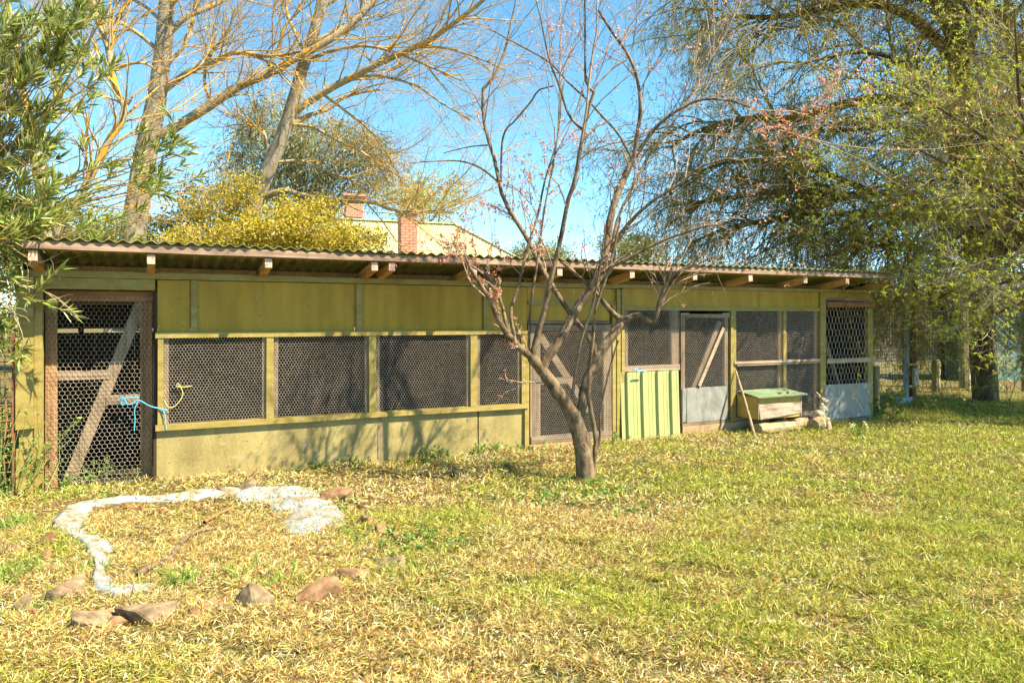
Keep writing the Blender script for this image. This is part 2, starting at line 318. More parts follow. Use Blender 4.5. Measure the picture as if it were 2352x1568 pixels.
def gz(x, y):
    x = np.asarray(x, float); y = np.asarray(y, float)
    z = 0.018*vnoise(x, y, 1.1, 0.3)+0.010*vnoise(x, y, 3.1, 1.9)+0.006*vnoise(x, y, 7.7, 4.0)
    q = prel(x, y)
    z = z*np.clip((q-0.9)*4, 0.25, 1)-0.045*np.clip((0.92-q)/0.25, 0, 1)
    edge = np.clip(1-np.hypot(np.clip(np.abs(x-4.5)-8, 0, None), np.clip(np.abs(y-6)-8, 0, None))/6, 0, 1)
    return z*edge
def axis_pts(a, b, step, far):
    m = np.arange(a, b+1e-6, step); g = step*np.cumprod(np.full(60, 1.22)); s = np.cumsum(g); s = np.r_[s[s < far], far]
    return np.r_[(a-s)[::-1], m, b+s]
gx = axis_pts(-5, 17, 0.085, 900); gy = axis_pts(0.5, 13, 0.085, 900)
XX, YY = np.meshgrid(gx, gy, indexing='ij'); nx, ny = XX.shape
GV = np.stack([XX, YY, gz(XX, YY)], -1).reshape(-1, 3); gi = np.arange(nx*ny).reshape(nx, ny)
GF = np.stack([gi[:-1, :-1], gi[1:, :-1], gi[1:, 1:], gi[:-1, 1:]], -1).reshape(-1, 4)
GRD, nt_, b_ = M('lawn_soil')
tc = add(nt_, 'ShaderNodeTexCoord')
def gn(scale, detail=5):
    n = add(nt_, 'ShaderNodeTexNoise'); n.inputs['Scale'].default_value = scale; n.inputs['Detail'].default_value = detail; n.inputs['Roughness'].default_value = 0.7
    nt_.links.new(tc.outputs['Object'], n.inputs['Vector']); return n
n1 = gn(26, 8); n2 = gn(0.8, 4)
r1 = add(nt_, 'ShaderNodeValToRGB'); nt_.links.new(n1.outputs[0], r1.inputs[0])
for e, (p, c) in zip((r1.color_ramp.elements[0], r1.color_ramp.elements[1], r1.color_ramp.elements.new(0.5), r1.color_ramp.elements.new(0.6)),
                     [(0.36, (0.03, 0.02, 0.008)), (0.78, (0.42, 0.34, 0.14)), (0.50, (0.13, 0.088, 0.033)), (0.63, (0.27, 0.20, 0.075))]):
    e.position = p; e.color = (*c, 1)
r2 = add(nt_, 'ShaderNodeValToRGB'); nt_.links.new(n1.outputs[0], r2.inputs[0])
for e, (p, c) in zip((r2.color_ramp.elements[0], r2.color_ramp.elements[1], r2.color_ramp.elements.new(0.5)),
                     [(0.36, (0.022, 0.026, 0.006)), (0.76, (0.26, 0.27, 0.05)), (0.54, (0.09, 0.10, 0.02))]):
    e.position = p; e.color = (*c, 1)
mr = add(nt_, 'ShaderNodeMapRange'); mr.inputs[1].default_value = 0.42; mr.inputs[2].default_value = 0.62; nt_.links.new(n2.outputs[0], mr.inputs[0])
mx = add(nt_, 'ShaderNodeMix', data_type='RGBA'); nt_.links.new(mr.outputs[0], mx.inputs[0]); nt_.links.new(r1.outputs[0], mx.inputs[6]); nt_.links.new(r2.outputs[0], mx.inputs[7])
nt_.links.new(mx.outputs[2], b_.inputs['Base Color']); b_.inputs['Roughness'].default_value = 0.95; b_.inputs['Specular IOR Level'].default_value = 0.1
bp = add(nt_, 'ShaderNodeBump'); bp.inputs['Strength'].default_value = 0.9; bp.inputs['Distance'].default_value = 0.03
nt_.links.new(n1.outputs[0], bp.inputs['Height']); nt_.links.new(bp.outputs[0], b_.inputs['Normal'])
g = obj('ground', GV, GF, GRD, smooth=True); tag(g, 'lawn of mown dry grass and soil', kind='structure')

# ------------------------------------------------------------ the aviary
XL = wx(45); XR = wx(2000); YB = 10.4
av = thing('aviary', 'long low olive painted bird aviary with wire netting windows and iron roof', 'aviary', ((XL+XR)/2, 9.1, 0))
YF = 7.40; ZF = 2.265; SL = 0.155                               # front edge of the iron, its height, fall to the back
def roofz(y): return ZF-SL*(y-YF)
# corrugated iron, one child per sheet
pitch = 0.112; x0r = wx(42, YF); x1r = wx(2062, YF); nw = 8; ns = 6
sheetw = pitch*nw; x = x0r; k = 0
while x < x1r-0.02:
    xe = min(x+sheetw+pitch*0.5, x1r)
    xs = np.linspace(x, xe, max(4, int(round((xe-x)/pitch*ns))+1)); ys = np.array([YF+random.uniform(-0.012, 0.012), 8.0, 9.2, YB+0.2])
    prof = 0.0145*np.cos((xs-x0r)/pitch*2*np.pi)
    lift = 0.0015*(k % 2)
    V = np.array([[a, b, roofz(b)+0.016+p+lift+dz] for dz in (0, 0.0035) for b in ys for a, p in zip(xs, prof)])
    n = len(xs); m = len(ys); I = np.arange(2*n*m).reshape(2, m, n)
    top = np.stack([I[1, :-1, :-1], I[1, :-1, 1:], I[1, 1:, 1:], I[1, 1:, :-1]], -1).reshape(-1, 4)
    bot = np.stack([I[0, :-1, :-1], I[0, 1:, :-1], I[0, 1:, 1:], I[0, :-1, 1:]], -1).reshape(-1, 4)
    fr = np.stack([I[0, 0, :-1], I[0, 0, 1:], I[1, 0, 1:], I[1, 0, :-1]], -1)
    obj('roof_sheet', V, np.vstack([top, bot, fr]), IRON, av, smooth=False)
    x += sheetw; k += 1
# eave batten in lengths, rafters
bx = [x0r+0.02, wx(705, 7.43), wx(1170, 7.43), wx(1640, 7.43), x1r-0.03]
for a, b in zip(bx[:-1], bx[1:]):
    V = boxv(a+0.002, b-0.002, 7.42, 7.472, 0, 0)
    for i in range(8): V[i, 2] = roofz(V[i, 1])-0.004-(0.066 if i < 4 else 0)+random.uniform(-0.003, 0.003)
    obj('eave_batten', V, BOXF, BATTEN, av)
RX = [wx(u, 7.445) for u in (75, 347, 617, 861, 900, 1090, 1285, 1452, 1597, 1723, 1850, 1945, 2050)]
for i, x in enumerate(RX):
    x += 0.0; hw = 0.034
    V = boxv(x-hw, x+hw, 7.445+random.uniform(-0.01, 0.01), YB, 0, 0)
    for j in range(8): V[j, 2] = roofz(V[j, 1])-0.081-(0.088 if j < 4 else 0)
    o = obj('rafter', V, BOXF, RAFT, av)
    e = boxv(x-hw+0.001, x+hw-0.001, V[0, 1]-0.003, V[0, 1]+0.004, V[0, 2]+0.001, V[4, 2]-0.001)
    obj('end_grain', e, BOXF, ENDG, o)
for y in (8.35, 9.3, 10.2):
    V = boxv(XL, XR, y, y+0.05, roofz(y)-0.076, roofz(y)-0.008); obj('purlin', V, BOXF, RAFT, av)
# back wall boards, with the open slot under the roof on the left
zb = roofz(YB)-0.17
nb = 26
for i in range(nb):
    a = XL+(XR-XL)*i/nb; b = XL+(XR-XL)*(i+1)/nb
    zt = 1.415 if b < wx(1215)+1.0 else 1.52
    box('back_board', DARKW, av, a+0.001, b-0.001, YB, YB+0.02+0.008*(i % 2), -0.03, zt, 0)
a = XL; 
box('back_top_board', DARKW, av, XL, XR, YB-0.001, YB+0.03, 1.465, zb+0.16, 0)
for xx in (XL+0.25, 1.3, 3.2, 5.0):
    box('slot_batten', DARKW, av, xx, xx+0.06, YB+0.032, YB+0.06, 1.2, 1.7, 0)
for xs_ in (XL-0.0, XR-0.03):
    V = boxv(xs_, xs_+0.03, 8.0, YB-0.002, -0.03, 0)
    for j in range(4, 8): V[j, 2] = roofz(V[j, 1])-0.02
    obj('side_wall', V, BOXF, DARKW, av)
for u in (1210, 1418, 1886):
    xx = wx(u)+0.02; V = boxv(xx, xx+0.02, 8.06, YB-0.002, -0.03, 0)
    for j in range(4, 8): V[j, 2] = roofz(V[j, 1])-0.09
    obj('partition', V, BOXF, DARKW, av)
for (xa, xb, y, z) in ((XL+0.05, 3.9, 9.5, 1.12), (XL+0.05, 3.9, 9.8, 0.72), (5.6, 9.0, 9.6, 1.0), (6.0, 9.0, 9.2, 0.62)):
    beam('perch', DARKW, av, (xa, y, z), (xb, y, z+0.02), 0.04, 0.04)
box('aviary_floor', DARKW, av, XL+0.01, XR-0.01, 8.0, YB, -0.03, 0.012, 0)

YP = WY; TR = 0.028                                              # panel face, trim stands proud
# painted front: posts, plates, sheets
def Z(u, v): return wz(u, v)
ZTP = 2.035; ZPB = 1.972                                         # top plate
box('top_plate', OLIVE2, av, XL+0.002, wx(700), YP-0.03, YP+0.06, ZPB, ZTP)
box('top_plate', OLIVE2, av, wx(700)+0.003, wx(1417), YP-0.031, YP+0.06, ZPB+0.002, ZTP-0.004)
box('top_plate', OLIVE2, av, wx(1417)+0.003, XR-0.0, YP-0.029, YP+0.06, ZPB+0.012, ZTP-0.004)
box('corner_post', OLIVE2, av, wx(80), wx(99), YP-0.035, YP+0.06, -0.05, ZPB-0.002)
zc = [(-0.06, 0.42), (0.60, 1.42), (1.60, ZPB-0.004)]
for a, b in zc: box('post_board', OLIVE2, av, XL-0.02, wx(80)-0.002, YP-0.065, YP+0.03, a, b, 0.004)
box('corner_post', OLIVE2, av, XL, wx(80)-0.002, YP-0.02, YP+0.05, -0.05, ZPB-0.002)
box('door_lintel', OLIVE2, av, wx(99)+0.002, wx(356), YP-0.018, YP+0.05, Z(230, 664), ZPB-0.003)
box('door_jamb', DARKW, av, wx(352), wx(361), YP+0.002, YP+0.09, -0.03, 1.85)
zr0, zr1 = Z(600, 773), Z(600, 761)                              # rail over the windows
ups = [(361, 437), (437, 815), (815, 1108), (1108, 1211)]
for i, (a, b) in enumerate(ups):
    box('upper_sheet', OLIVE, av, wx(a)+0.002, wx(b)-0.004, YP, YP+0.012, zr1-0.01, ZPB-0.006, 0.0015)
for u in (443, 822, 1113):
    box('cover_batten', OLIVE2, av, wx(u)-0.018, wx(u)+0.042, YP-0.022, YP-0.0005, zr1+0.002, ZPB-0.003)
box('window_head', OLIVE2, av, wx(357), wx(1211), YP-0.04, YP+0.03, zr0, zr1)
zs1, zs0 = 0.562, 0.505
box('window_sill', OLIVE2, av, wx(357), wx(790), YP-0.045, YP+0.03, zs0, zs1)
box('window_sill', OLIVE2, av, wx(790)+0.002, wx(1210), YP-0.043, YP+0.03, zs0+0.003, zs1)
for a, b in ((360, 868), (872, 1097), (1100, 1206)):
    box('lower_sheet', OLIVEL, av, wx(a)+0.001, wx(b)-0.003, YP+random.uniform(-0.004, 0.002), YP+0.014, -0.06, zs0-0.002, 0.003)
box('cover_batten', GREYZ, av, wx(868)-0.002, wx(876), YP-0.008, YP+0.013, -0.05, zs0-0.004)
box('backing_stud', DARKW, av, wx(1090), wx(1106), YP+0.016, YP+0.05, -0.05, zs0-0.004)
box('post', OLIVE2, av, wx(1203), wx(1213), YP-0.03, YP+0.04, -0.04, zr0-0.002)

# hexagonal wire netting as real wires
def netting(name, x0, x1, z0, z1, y, cell, r, mat, parent, tall=1.0, sag=0.004):
    w = cell; h = cell*0.577*tall; rowh = 1.5*h
    nx_ = int((x1-x0)/w)+2; nz_ = int((z1-z0)/rowh)+2
    i, j = np.meshgrid(np.arange(nx_), np.arange(nz_), indexing='ij'); i = i.ravel(); j = j.ravel()
    cx = x0+i*w+(j % 2)*w/2; cz = z0+j*rowh
    A = np.stack([cx-w/2, cz+h/2], 1); B = np.stack([cx, cz+h], 1); C = np.stack([cx+w/2, cz+h/2], 1); D = np.stack([cx-w/2, cz-h/2], 1)
    E0 = np.concatenate([A, B, A]); E1 = np.concatenate([B, C, D]); tw = np.r_[np.ones(2*len(A)), np.full(len(A), 1.5)]
    mid = (E0+E1)/2; ok = (mid[:, 0] > x0) & (mid[:, 0] < x1) & (mid[:, 1] > z0) & (mid[:, 1] < z1)
    E0 = E0[ok]; E1 = E1[ok]; tw = tw[ok]
    def j3(E):
        E = E.copy(); E[:, 0] = np.clip(E[:, 0], x0, x1); E[:, 1] = np.clip(E[:, 1], z0, z1)
        dx = 0.12*w*np.sin(E[:, 0]*9+E[:, 1]*13)*0.6; dz = 0.12*h*np.sin(E[:, 0]*11-E[:, 1]*7)
        return np.stack([E[:, 0]+dx, y+sag*np.sin(E[:, 0]*5)*np.sin(E[:, 1]*6), E[:, 1]+dz], 1)
    P = np.stack([j3(E0), j3(E1)], 1); R = np.repeat((r*tw)[:, None], 2, 1)
    V, Fq = tubes(P, R, 3)
    o = obj(name, V, Fq, mat, parent); tag(o, kind='stuff'); return o

CELL = 0.030; WR = 0.0013
mull = [(362, 376), (611, 628), (846, 862), (1079, 1094), (1196, 1203)]
for a, b in mull:
    box('mullion', OLIVE2, av, wx(a), wx(b), YP-0.032, YP+0.03, zs1+0.001, zr0-0.001)
for (l, r) in ((376, 611), (628, 846), (862, 1079), (1094, 1196)):
    xa, xb = wx(l)+0.002, wx(r)-0.002
    t = box('window', GREYZ, av, xa, xa+0.045, YP-0.004, YP+0.03, zs1+0.002, zr0-0.002)
    box('frame', GREYZ, t, xb-0.035, xb, YP-0.004, YP+0.03, zs1+0.002, zr0-0.002)
    netting('netting', xa-0.002, xb+0.002, zs1, zr0, YP-0.008, CELL, WR, WIRE, t)

# left door, recessed, brown, with a long brace
d1 = box('door', BROWNZ, av, wx(104, 8.03), wx(131, 8.03), 8.03, 8.07, -0.01, Z(230, 672))
tag(d1, 'tall brown wire netting door with long diagonal brace')
zt = Z(230, 668); YD = 8.03
xl, xr = wx(104, YD), wx(352, YD)
box('top_rail', BROWNX, d1, xl, xr, YD-0.004, YD+0.036, zt-0.095, zt, 0.003)
box('stile', BROWNZ, d1, wx(322, YD), wx(350, YD), YD-0.002, YD+0.038, -0.02, zt-0.097, 0.003)
beam('brace', GREYZ, d1, (wx(326, YD), YD+0.02, Z(326, 690)), (wx(150, YD), YD+0.02, -0.02), 0.03, 0.105, (1, 0, 0.4))
box('mid_rail', GREYX, d1, wx(131, YD), wx(252, YD), YD+0.001, YD+0.037, wz(200, 872, YD), wz(200, 850, YD), 0.003)
box('mid_rail', GREYX, d1, wx(243, YD), wx(322, YD), YD+0.002, YD+0.037, wz(290, 926, YD), wz(290, 905, YD), 0.003)
netting('netting', xl+0.01, xr-0.01, 0.0, zt-0.03, YD-0.012, 0.043, 0.0011, WIRE, d1, 1.0, 0.008)
# twine on the door latch
def cord(name, pts, r, mat, parent, S=24, k=5):
    P = crom(np.array(pts), S)[None]; V, Fq = tubes(P, np.full((1, S), r), k)
    return obj(name, V, Fq, mat, parent, smooth=True)
def wp(u, v, y): return (wx(u, y), y, wz(u, v, y))
tw = thing('twine', 'frayed blue twine tying the tall brown netting door to its post', 'twine', wp(330, 925, 7.84))
cord('loop', [wp(277, 922, 7.93), wp(300, 928, 7.915), wp(318, 918, 7.91), wp(345, 932, 7.87), wp(386, 942, 7.845)], 0.006, TWINE, tw)
cord('loose_end', [wp(318, 920, 7.91), wp(309, 940, 7.905), wp(310, 962, 7.91), wp(308, 988, 7.915)], 0.005, TWINE, tw)
cord('loose_end', [wp(372, 938, 7.85), wp(379, 955, 7.848), wp(381, 985, 7.85)], 0.005, TWINE, tw)
cord('knot', [wp(270, 919, 7.925), wp(282, 912, 7.918), wp(290, 926, 7.915), wp(278, 928, 7.917), wp(284, 914, 7.915), wp(320, 912, 7.91)], 0.005, TWINE, tw)
cy = cord('wire_loop', [wp(376, 918, 7.865), wp(388, 935, 7.86), wp(404, 930, 7.85), wp(420, 905, 7.86), wp(410, 880, 7.855), wp(404, 885, 7.85), wp(418, 888, 7.86), wp(440, 886, 7.88)], 0.004, TWINEY, None, 36)
tag(cy, 'curl of yellow twine caught in the netting of the window beside the door', 'twine')

# middle door, grey timber
xa, xb = wx(1120), wx(1420)
box('upper_sheet', OLIVE, av, wx(1211)+0.002, wx(1417), YP+0.001, YP+0.013, Z(1300, 694), ZPB-0.002)
box('upper_sheet', OLIVE, av, wx(1211)+0.002, wx(1400), YP+0.001, YP+0.013, Z(1300, 736), Z(1300, 696)-0.004)
box('cover_batten', OLIVE2, av, wx(1213), wx(1416), YP-0.016, YP, Z(1300, 701), Z(1300, 691))
box('door_lintel', GREYX, av, wx(1211)+0.004, wx(1400), YP-0.012, YP+0.04, Z(1300, 743), Z(1300, 736)-0.003)
zl, zh = Z(1310, 1008), Z(1310, 745)
d2 = box('door', GREYZ, av, wx(1217), wx(1240), YP-0.02, YP+0.02, zl, zh, 0.003)
tag(d2, 'grey weathered netting door behind the plum tree')
box('stile', GREYZ, d2, wx(1385), wx(1404), YP-0.02, YP+0.02, zl, zh, 0.003)
box('top_rail', GREYX, d2, wx(1240)+0.001, wx(1385)-0.001, YP-0.018, YP+0.02, zh-0.075, zh, 0.003)
box('bottom_rail', GREYX, d2, wx(1218), wx(1403), YP-0.03, YP-0.001, zl-0.02, zl+0.075, 0.003)
box('mid_rail', GREYX, d2, wx(1240)+0.001, wx(1320), YP-0.015, YP+0.02, Z(1280, 881), Z(1280, 866), 0.003)
beam('brace', GREYX, d2, (wx(1240), YP, Z(1240, 770)), (wx(1352), YP, Z(1352, 942)), 0.03, 0.085, (1, 0, 0.4))
netting('netting', wx(1222), wx(1402), zl+0.02, zh-0.02, YP-0.034, CELL, WR, WIRE, d2)
box('door_sill', CONC, av, wx(1213), wx(1430), YP-0.05, YP+0.1, -0.05, zl-0.025)
for a, b in ((1404, 1412), (1413, 1422), (1424, 1431)):
    box('post', OLIVE2, av, wx(a)+0.001, wx(b)-0.001, YP-0.03-random.uniform(0, 0.012), YP+0.04, -0.04, ZPB-0.004 if b > 1415 else Z(1410, 700))

# right hand windows and green ribbed sheet
zp0, zp1 = Z(1650, 713), Z(1650, 705)
for a, b in ((1431, 1743), (1743, 1884)):
    box('upper_sheet', OLIVE, av, wx(a)+0.002, wx(b)-0.001, YP+0.001, YP+0.013, zp1-0.01, ZPB+0.010, 0.0015)
box('window_head', OLIVE2, av, wx(1431), wx(1884), YP-0.025, YP+0.03, zp0, zp1)
zm0, zm1 = Z(1490, 851), Z(1490, 838)
t = box('window', GREYZ, av, wx(1432), wx(1441), YP-0.012, YP+0.03, zm1, zp0-0.002)
box('frame', GREYZ, t, wx(1541), wx(1557), YP-0.012, YP+0.03, zm1, zp0-0.002)
box('frame', PALEX, t, wx(1430), wx(1559), YP-0.03, YP+0.03, zm0, zm1-0.002, 0.004)
netting('netting', wx(1432), wx(1558), zm0+0.03, zp0, YP-0.034, CELL, WR, WIRE, t)
# ribbed sheet standing against the wall below
prof = []
ribs = [0.165, 0.375, 0.585, 0.795]
xg0, xg1 = wx(1428, 7.84), wx(1561, 7.84); W_ = xg1-xg0
px = [(0.0, 0.0)]
for q in (0.10, 0.36, 0.62, 0.86):
    px += [(q-0.028, 0), (q-0.012, 0.032), (q+0.03, 0.032), (q+0.046, 0)]
    for e in (0.10, 0.16): 
        if q+e < 0.97: px += [(q+e, 0), (q+e+0.006, 0.004), (q+e+0.012, 0)]
px = sorted(px+[(1.0, 0.0)])
V = []
for zz, yy in ((zm0-0.004, 7.865), (0.35, 7.845), (-0.02, 7.825)):
    for q, h in px: V.append((xg0+W_*q, yy-h, zz))
n = len(px); V = np.array(V+[(a, b+0.003, c) for a, b, c in V]); I = np.arange(6*n).reshape(2, 3, n)
fr = np.stack([I[0, :-1, :-1], I[0, 1:, :-1], I[0, 1:, 1:], I[0, :-1, 1:]], -1).reshape(-1, 4)
bk = np.stack([I[1, :-1, :-1], I[1, :-1, 1:], I[1, 1:, 1:], I[1, 1:, :-1]], -1).reshape(-1, 4)
tp = np.stack([I[0, 0, :-1], I[0, 0, 1:], I[1, 0, 1:], I[1, 0, :-1]], -1)
gs = obj('ribbed_sheet', V, np.vstack([fr, bk, tp]), GREENS, None, loc=((xg0+xg1)/2, 7.84, 0))
tag(gs, 'pale green ribbed steel sheet standing below the netting window', 'steel sheet')
k_ = cord('twine_knot', [wp(1456, 850, 7.79), wp(1464, 846, 7.785), wp(1462, 853, 7.782), wp(1470, 852, 7.785), wp(1480, 850, 7.783), wp(1476, 853, 7.787), wp(1484, 852, 7.79)], 0.009, TWINE, None)
tag(k_, 'knot of blue twine over the top of the green ribbed sheet', 'twine')

# third door with galvanised kick plate
zl3, zh3 = Z(1618, 966), Z(1618, 717)
d3 = box('door', GREYZ, av, wx(1562), wx(1571), YP-0.02, YP+0.025, zl3, zh3-0.03, 0.003)
tag(d3, 'narrow netting door with galvanised kick plate and slanting brace')
box('stile', GREYZ, d3, wx(1662), wx(1670), YP-0.02, YP+0.025, zl3, zh3-0.03, 0.003)
box('top_rail', GREYX, d3, wx(1560), wx(1672), YP-0.035, YP+0.02, zh3-0.075, zh3-0.02, 0.003)
for a, b in ((1560, 1578), (1655, 1671)):
    box('corner_plate', ZINC, d3, wx(a), wx(b), YP-0.042, YP-0.037, zh3-0.028, zh3-0.008, 0)
beam('brace', GREYZ, d3, (wx(1652), YP-0.005, Z(1652, 738)), (wx(1590), YP-0.005, Z(1590, 893)), 0.03, 0.07, (1, 0, 0.3))
beam('brace', PALEX, d3, (wx(1656), YP-0.048, Z(1656, 752)), (wx(1600), YP-0.048, Z(1600, 885)), 0.02, 0.05, (1, 0, 0.3))
netting('netting', wx(1566), wx(1668), Z(1618, 890), zh3-0.05, YP-0.03, CELL, WR, WIRE, d3)
box('kick_plate', ZINC, d3, wx(1564), wx(1575), YP-0.034, YP-0.031, zl3+0.012, Z(1618, 888), 0.002)
box('kick_plate', ZINC, d3, wx(1575)-0.01, wx(1666), YP-0.040, YP-0.037, zl3+0.002, Z(1618, 887), 0.003)
box('door_sill', GREYX, av, wx(1562), wx(1674), YP-0.05, YP+0.06, zl3-0.035, zl3-0.004)
box('plinth', CONC, av, wx(1561), wx(1760), YP-0.06, YP+0.09, -0.06, zl3-0.037, 0.006)
box('post', OLIVE2, av, wx(1673), wx(1679), YP-0.05, YP+0.03, 0.15, zp0-0.002)
box('post', OLIVE2, av, wx(1680), wx(1687), YP-0.03, YP+0.03, 0.15, zp0-0.002)
zq0, zq1 = Z(1780, 836), Z(1780, 826)
for (l, r) in ((1687, 1796), (1804, 1878)):
    xa, xb = wx(l)+0.002, wx(r)-0.002
    t = box('window', BROWNZ, av, xb-0.05, xb, YP+0.012, YP+0.04, 0.2, zp0-0.003)
    box('frame', GREYZ, t, xa, xa+0.03, YP+0.0, YP+0.03, 0.2, zp0-0.003)
    netting('netting', xa, xb, 0.2, zp0, YP-0.01, CELL, WR*1.05, WIRE, t)
box('mullion', OLIVE2, av, wx(1797), wx(1803), YP-0.02, YP+0.03, 0.12, zp0-0.002)
box('mid_rail', PALEX, av, wx(1681), wx(1880), YP-0.06, YP-0.032, zq0+0.028, zq1+0.0, 0.003)
box('mid_rail', GREYX, av, wx(1687), wx(1880), YP-0.05, YP-0.031, zq0, zq0+0.026, 0.003)
box('bottom_rail', GREYX, av, wx(1687), wx(1881), YP-0.03, YP+0.03, 0.14, 0.198)
box('lower_sheet', DARKW, av, wx(1760)+0.002, wx(1884), YP-0.01, YP+0.02, -0.05, 0.138)
box('post', OLIVE2, av, wx(1880)+0.002, wx(1893), YP-0.035, YP+0.04, -0.03, ZPB+0.008)
# end bay
zd0, zd1 = Z(1945, 692), Z(1945, 680)
box('upper_sheet', OLIVE, av, wx(1894), wx(2000), YP+0.002, YP+0.013, zd1-0.03, ZPB+0.010)
box('head_rail', BROWNX, av, wx(1894), wx(2002), YP-0.06, YP-0.02, Z(1945, 706), Z(1945, 693), 0.004)
box('head_rail', GREYX, av, wx(1894), wx(2000), YP-0.03, YP+0.02, Z(1945, 691), Z(1945, 685), 0.003)
box('post', OLIVE2, av, wx(1990), wx(2001), YP-0.03, YP+0.03, -0.03, ZPB-0.08)
box('mid_rail', PALEX, av, wx(1894), wx(2003), YP-0.055, YP-0.032, Z(1945, 832), Z(1945, 821), 0.004)
netting('netting', wx(1894), wx(1990), 0.3, zd0, YP-0.015, 0.075, 0.0022, WIRE, av, 1.5)
beam('inner_pole', GREYZ, av, (wx(1905), 8.15, 1.62), (wx(1975), 8.12, 0.05), 0.05, 0.06, (0, 1, 0))
box('kick_plate', ZINC, av, wx(1888), wx(1994), YP-0.045, YP-0.041, Z(1945, 958), Z(1945, 880), 0.003)
box('bottom_rail', GREYX, av, wx(1893), wx(2003), YP-0.05, YP+0.03, -0.03, Z(1945, 959)-0.004)
box('inner_panel', OLIVE2, av, wx(1910), wx(1960), 8.9, 8.93, 0.75, 1.35)

# ------------------------------------------------------------ nest box, stick, logs, rabbit, small things
nx0, nx1 = wx(1687)+0.02, wx(1687)+0.83; ny0, ny1 = 7.47, 7.872; nz0, nz1 = 0.215, 0.53
nbx = thing('nest_box', 'yellow painted nest box with green lid fixed below the netting window', 'nest box', ((nx0+nx1)/2, 7.67, nz0))
box('side', YELP, nbx, nx0, nx0+0.02, ny0+0.02, ny1, nz0, nz1-0.01)
box('side', YELP, nbx, nx1-0.02, nx1, ny0+0.02, ny1, nz0, nz1-0.01)
box('bottom', YELP, nbx, nx0+0.02, nx1-0.02, ny0+0.02, ny1, nz0, nz0+0.02, 0)
box('back', YELP, nbx, nx0+0.021, nx1-0.021, ny1-0.02, ny1-0.001, nz0+0.02, nz1, 0)
fp = box('front', YELP, nbx, nx0, nx1, ny0+0.002, ny0+0.018, nz1-0.13, nz1-0.012)
lf = np.array([[nx0+0.02, 0, nz0+0.0], [nx1-0.02, 0, nz0+0.05], [nx1-0.02, 0, nz1-0.115], [nx0+0.02, 0, nz1-0.1]])
V = np.vstack([lf+[0, ny0-0.006, 0], lf+[0, ny0+0.001, 0]]); V[0, 1] -= 0.02; V[4, 1] -= 0.02
obj('peeling_ply', V, BOXF, PLY, nbx)
lf = np.array([[nx0+0.0, 0, nz0], [nx1, 0, nz0], [nx1, 0, nz1-0.13], [nx0, 0, nz1-0.13]])
obj('front_ply', np.vstack([lf+[0, ny0+0.004, 0], lf+[0, ny0+0.018, 0]]), BOXF, YELP, nbx)
for xx in (nx0-0.002, nx1-0.018): box('corner_strip', PALEX, nbx, xx, xx+0.02, ny0-0.008, ny0+0.001, nz0+0.0, nz1-0.015)
V = np.array([[nx0-0.05, ny0-0.06, nz1-0.02], [nx1+0.06, ny0-0.06, nz1-0.012], [nx1+0.05, ny1-0.02, nz1+0.035], [nx0+0.0, ny1-0.02, nz1+0.03]])
V = np.vstack([V, V+[0, 0, 0.016]]); lid = obj('lid', V, BOXF, TEALL, nbx)
box('hasp', RUST, lid, nx0+0.42, nx0+0.47, ny0+0.02, ny0+0.05, nz1+0.012, nz1+0.034, 0)
box('hasp', RUST, lid, nx0+0.58, nx0+0.60, ny0+0.02, ny0+0.05, nz1+0.012, nz1+0.038, 0)
p0 = np.array(wp(1736, 990, 7.30)); p0[2] = -0.03; p1 = np.array([wx(1689, 7.84), 7.835, wz(1689, 850, 7.84)])
P = crom(np.array([p0, p0*0.5+p1*0.5+np.array([0.006, -0.004, 0]), p1]), 10)[None]
V, Fq = tubes(P, np.linspace(0.022, 0.014, 10)[None], 7)
st = obj('leaning_stick', V, Fq, LOG, None, smooth=True, loc=p0); tag(st, 'straight brown stick leaning against the aviary across the yellow nest box', 'stick')

def logmesh(name, p0, p1, r0, r1, label, S=14, k=12, hollow=False):
    rng = np.random.default_rng(len(name)+int(p0[0]*50))
    P = crom(np.array([p0, (np.array(p0)+p1)/2+rng.normal(size=3)*0.012, p1]), S)[None]
    R = (np.linspace(r0, r1, S)*(1+0.06*rng.normal(size=S)))[None]
    V, Fq = tubes(P, R, k); V = V+rng.normal(size=V.shape)*r0*0.05
    n = len(V); caps = []
    V = np.vstack([V, P[0, 0]+0.0, P[0, -1]+0.0])
    for a in range(k):
        caps.append([n, a, (a+1) % k]); caps.append([n+1, (S-1)*k+(a+1) % k, (S-1)*k+a])
    o = obj(name, V, [Fq, np.array(caps)], LOG, None, smooth=False, loc=p0); tag(o, label, 'log'); return o
a = gp(1752, 992); b = gp(1846, 975)
logmesh('log', (a[0]-0.25, 7.50, 0.075), (b[0]-0.15, 7.62, 0.085), 0.085, 0.095, 'mossy log lying under the yellow nest box')
logmesh('log', (b[0]-0.42, 7.36, 0.085), (b[0]-0.10, 7.44, 0.105), 0.10, 0.085, 'short split log lying in front of the longer mossy log')
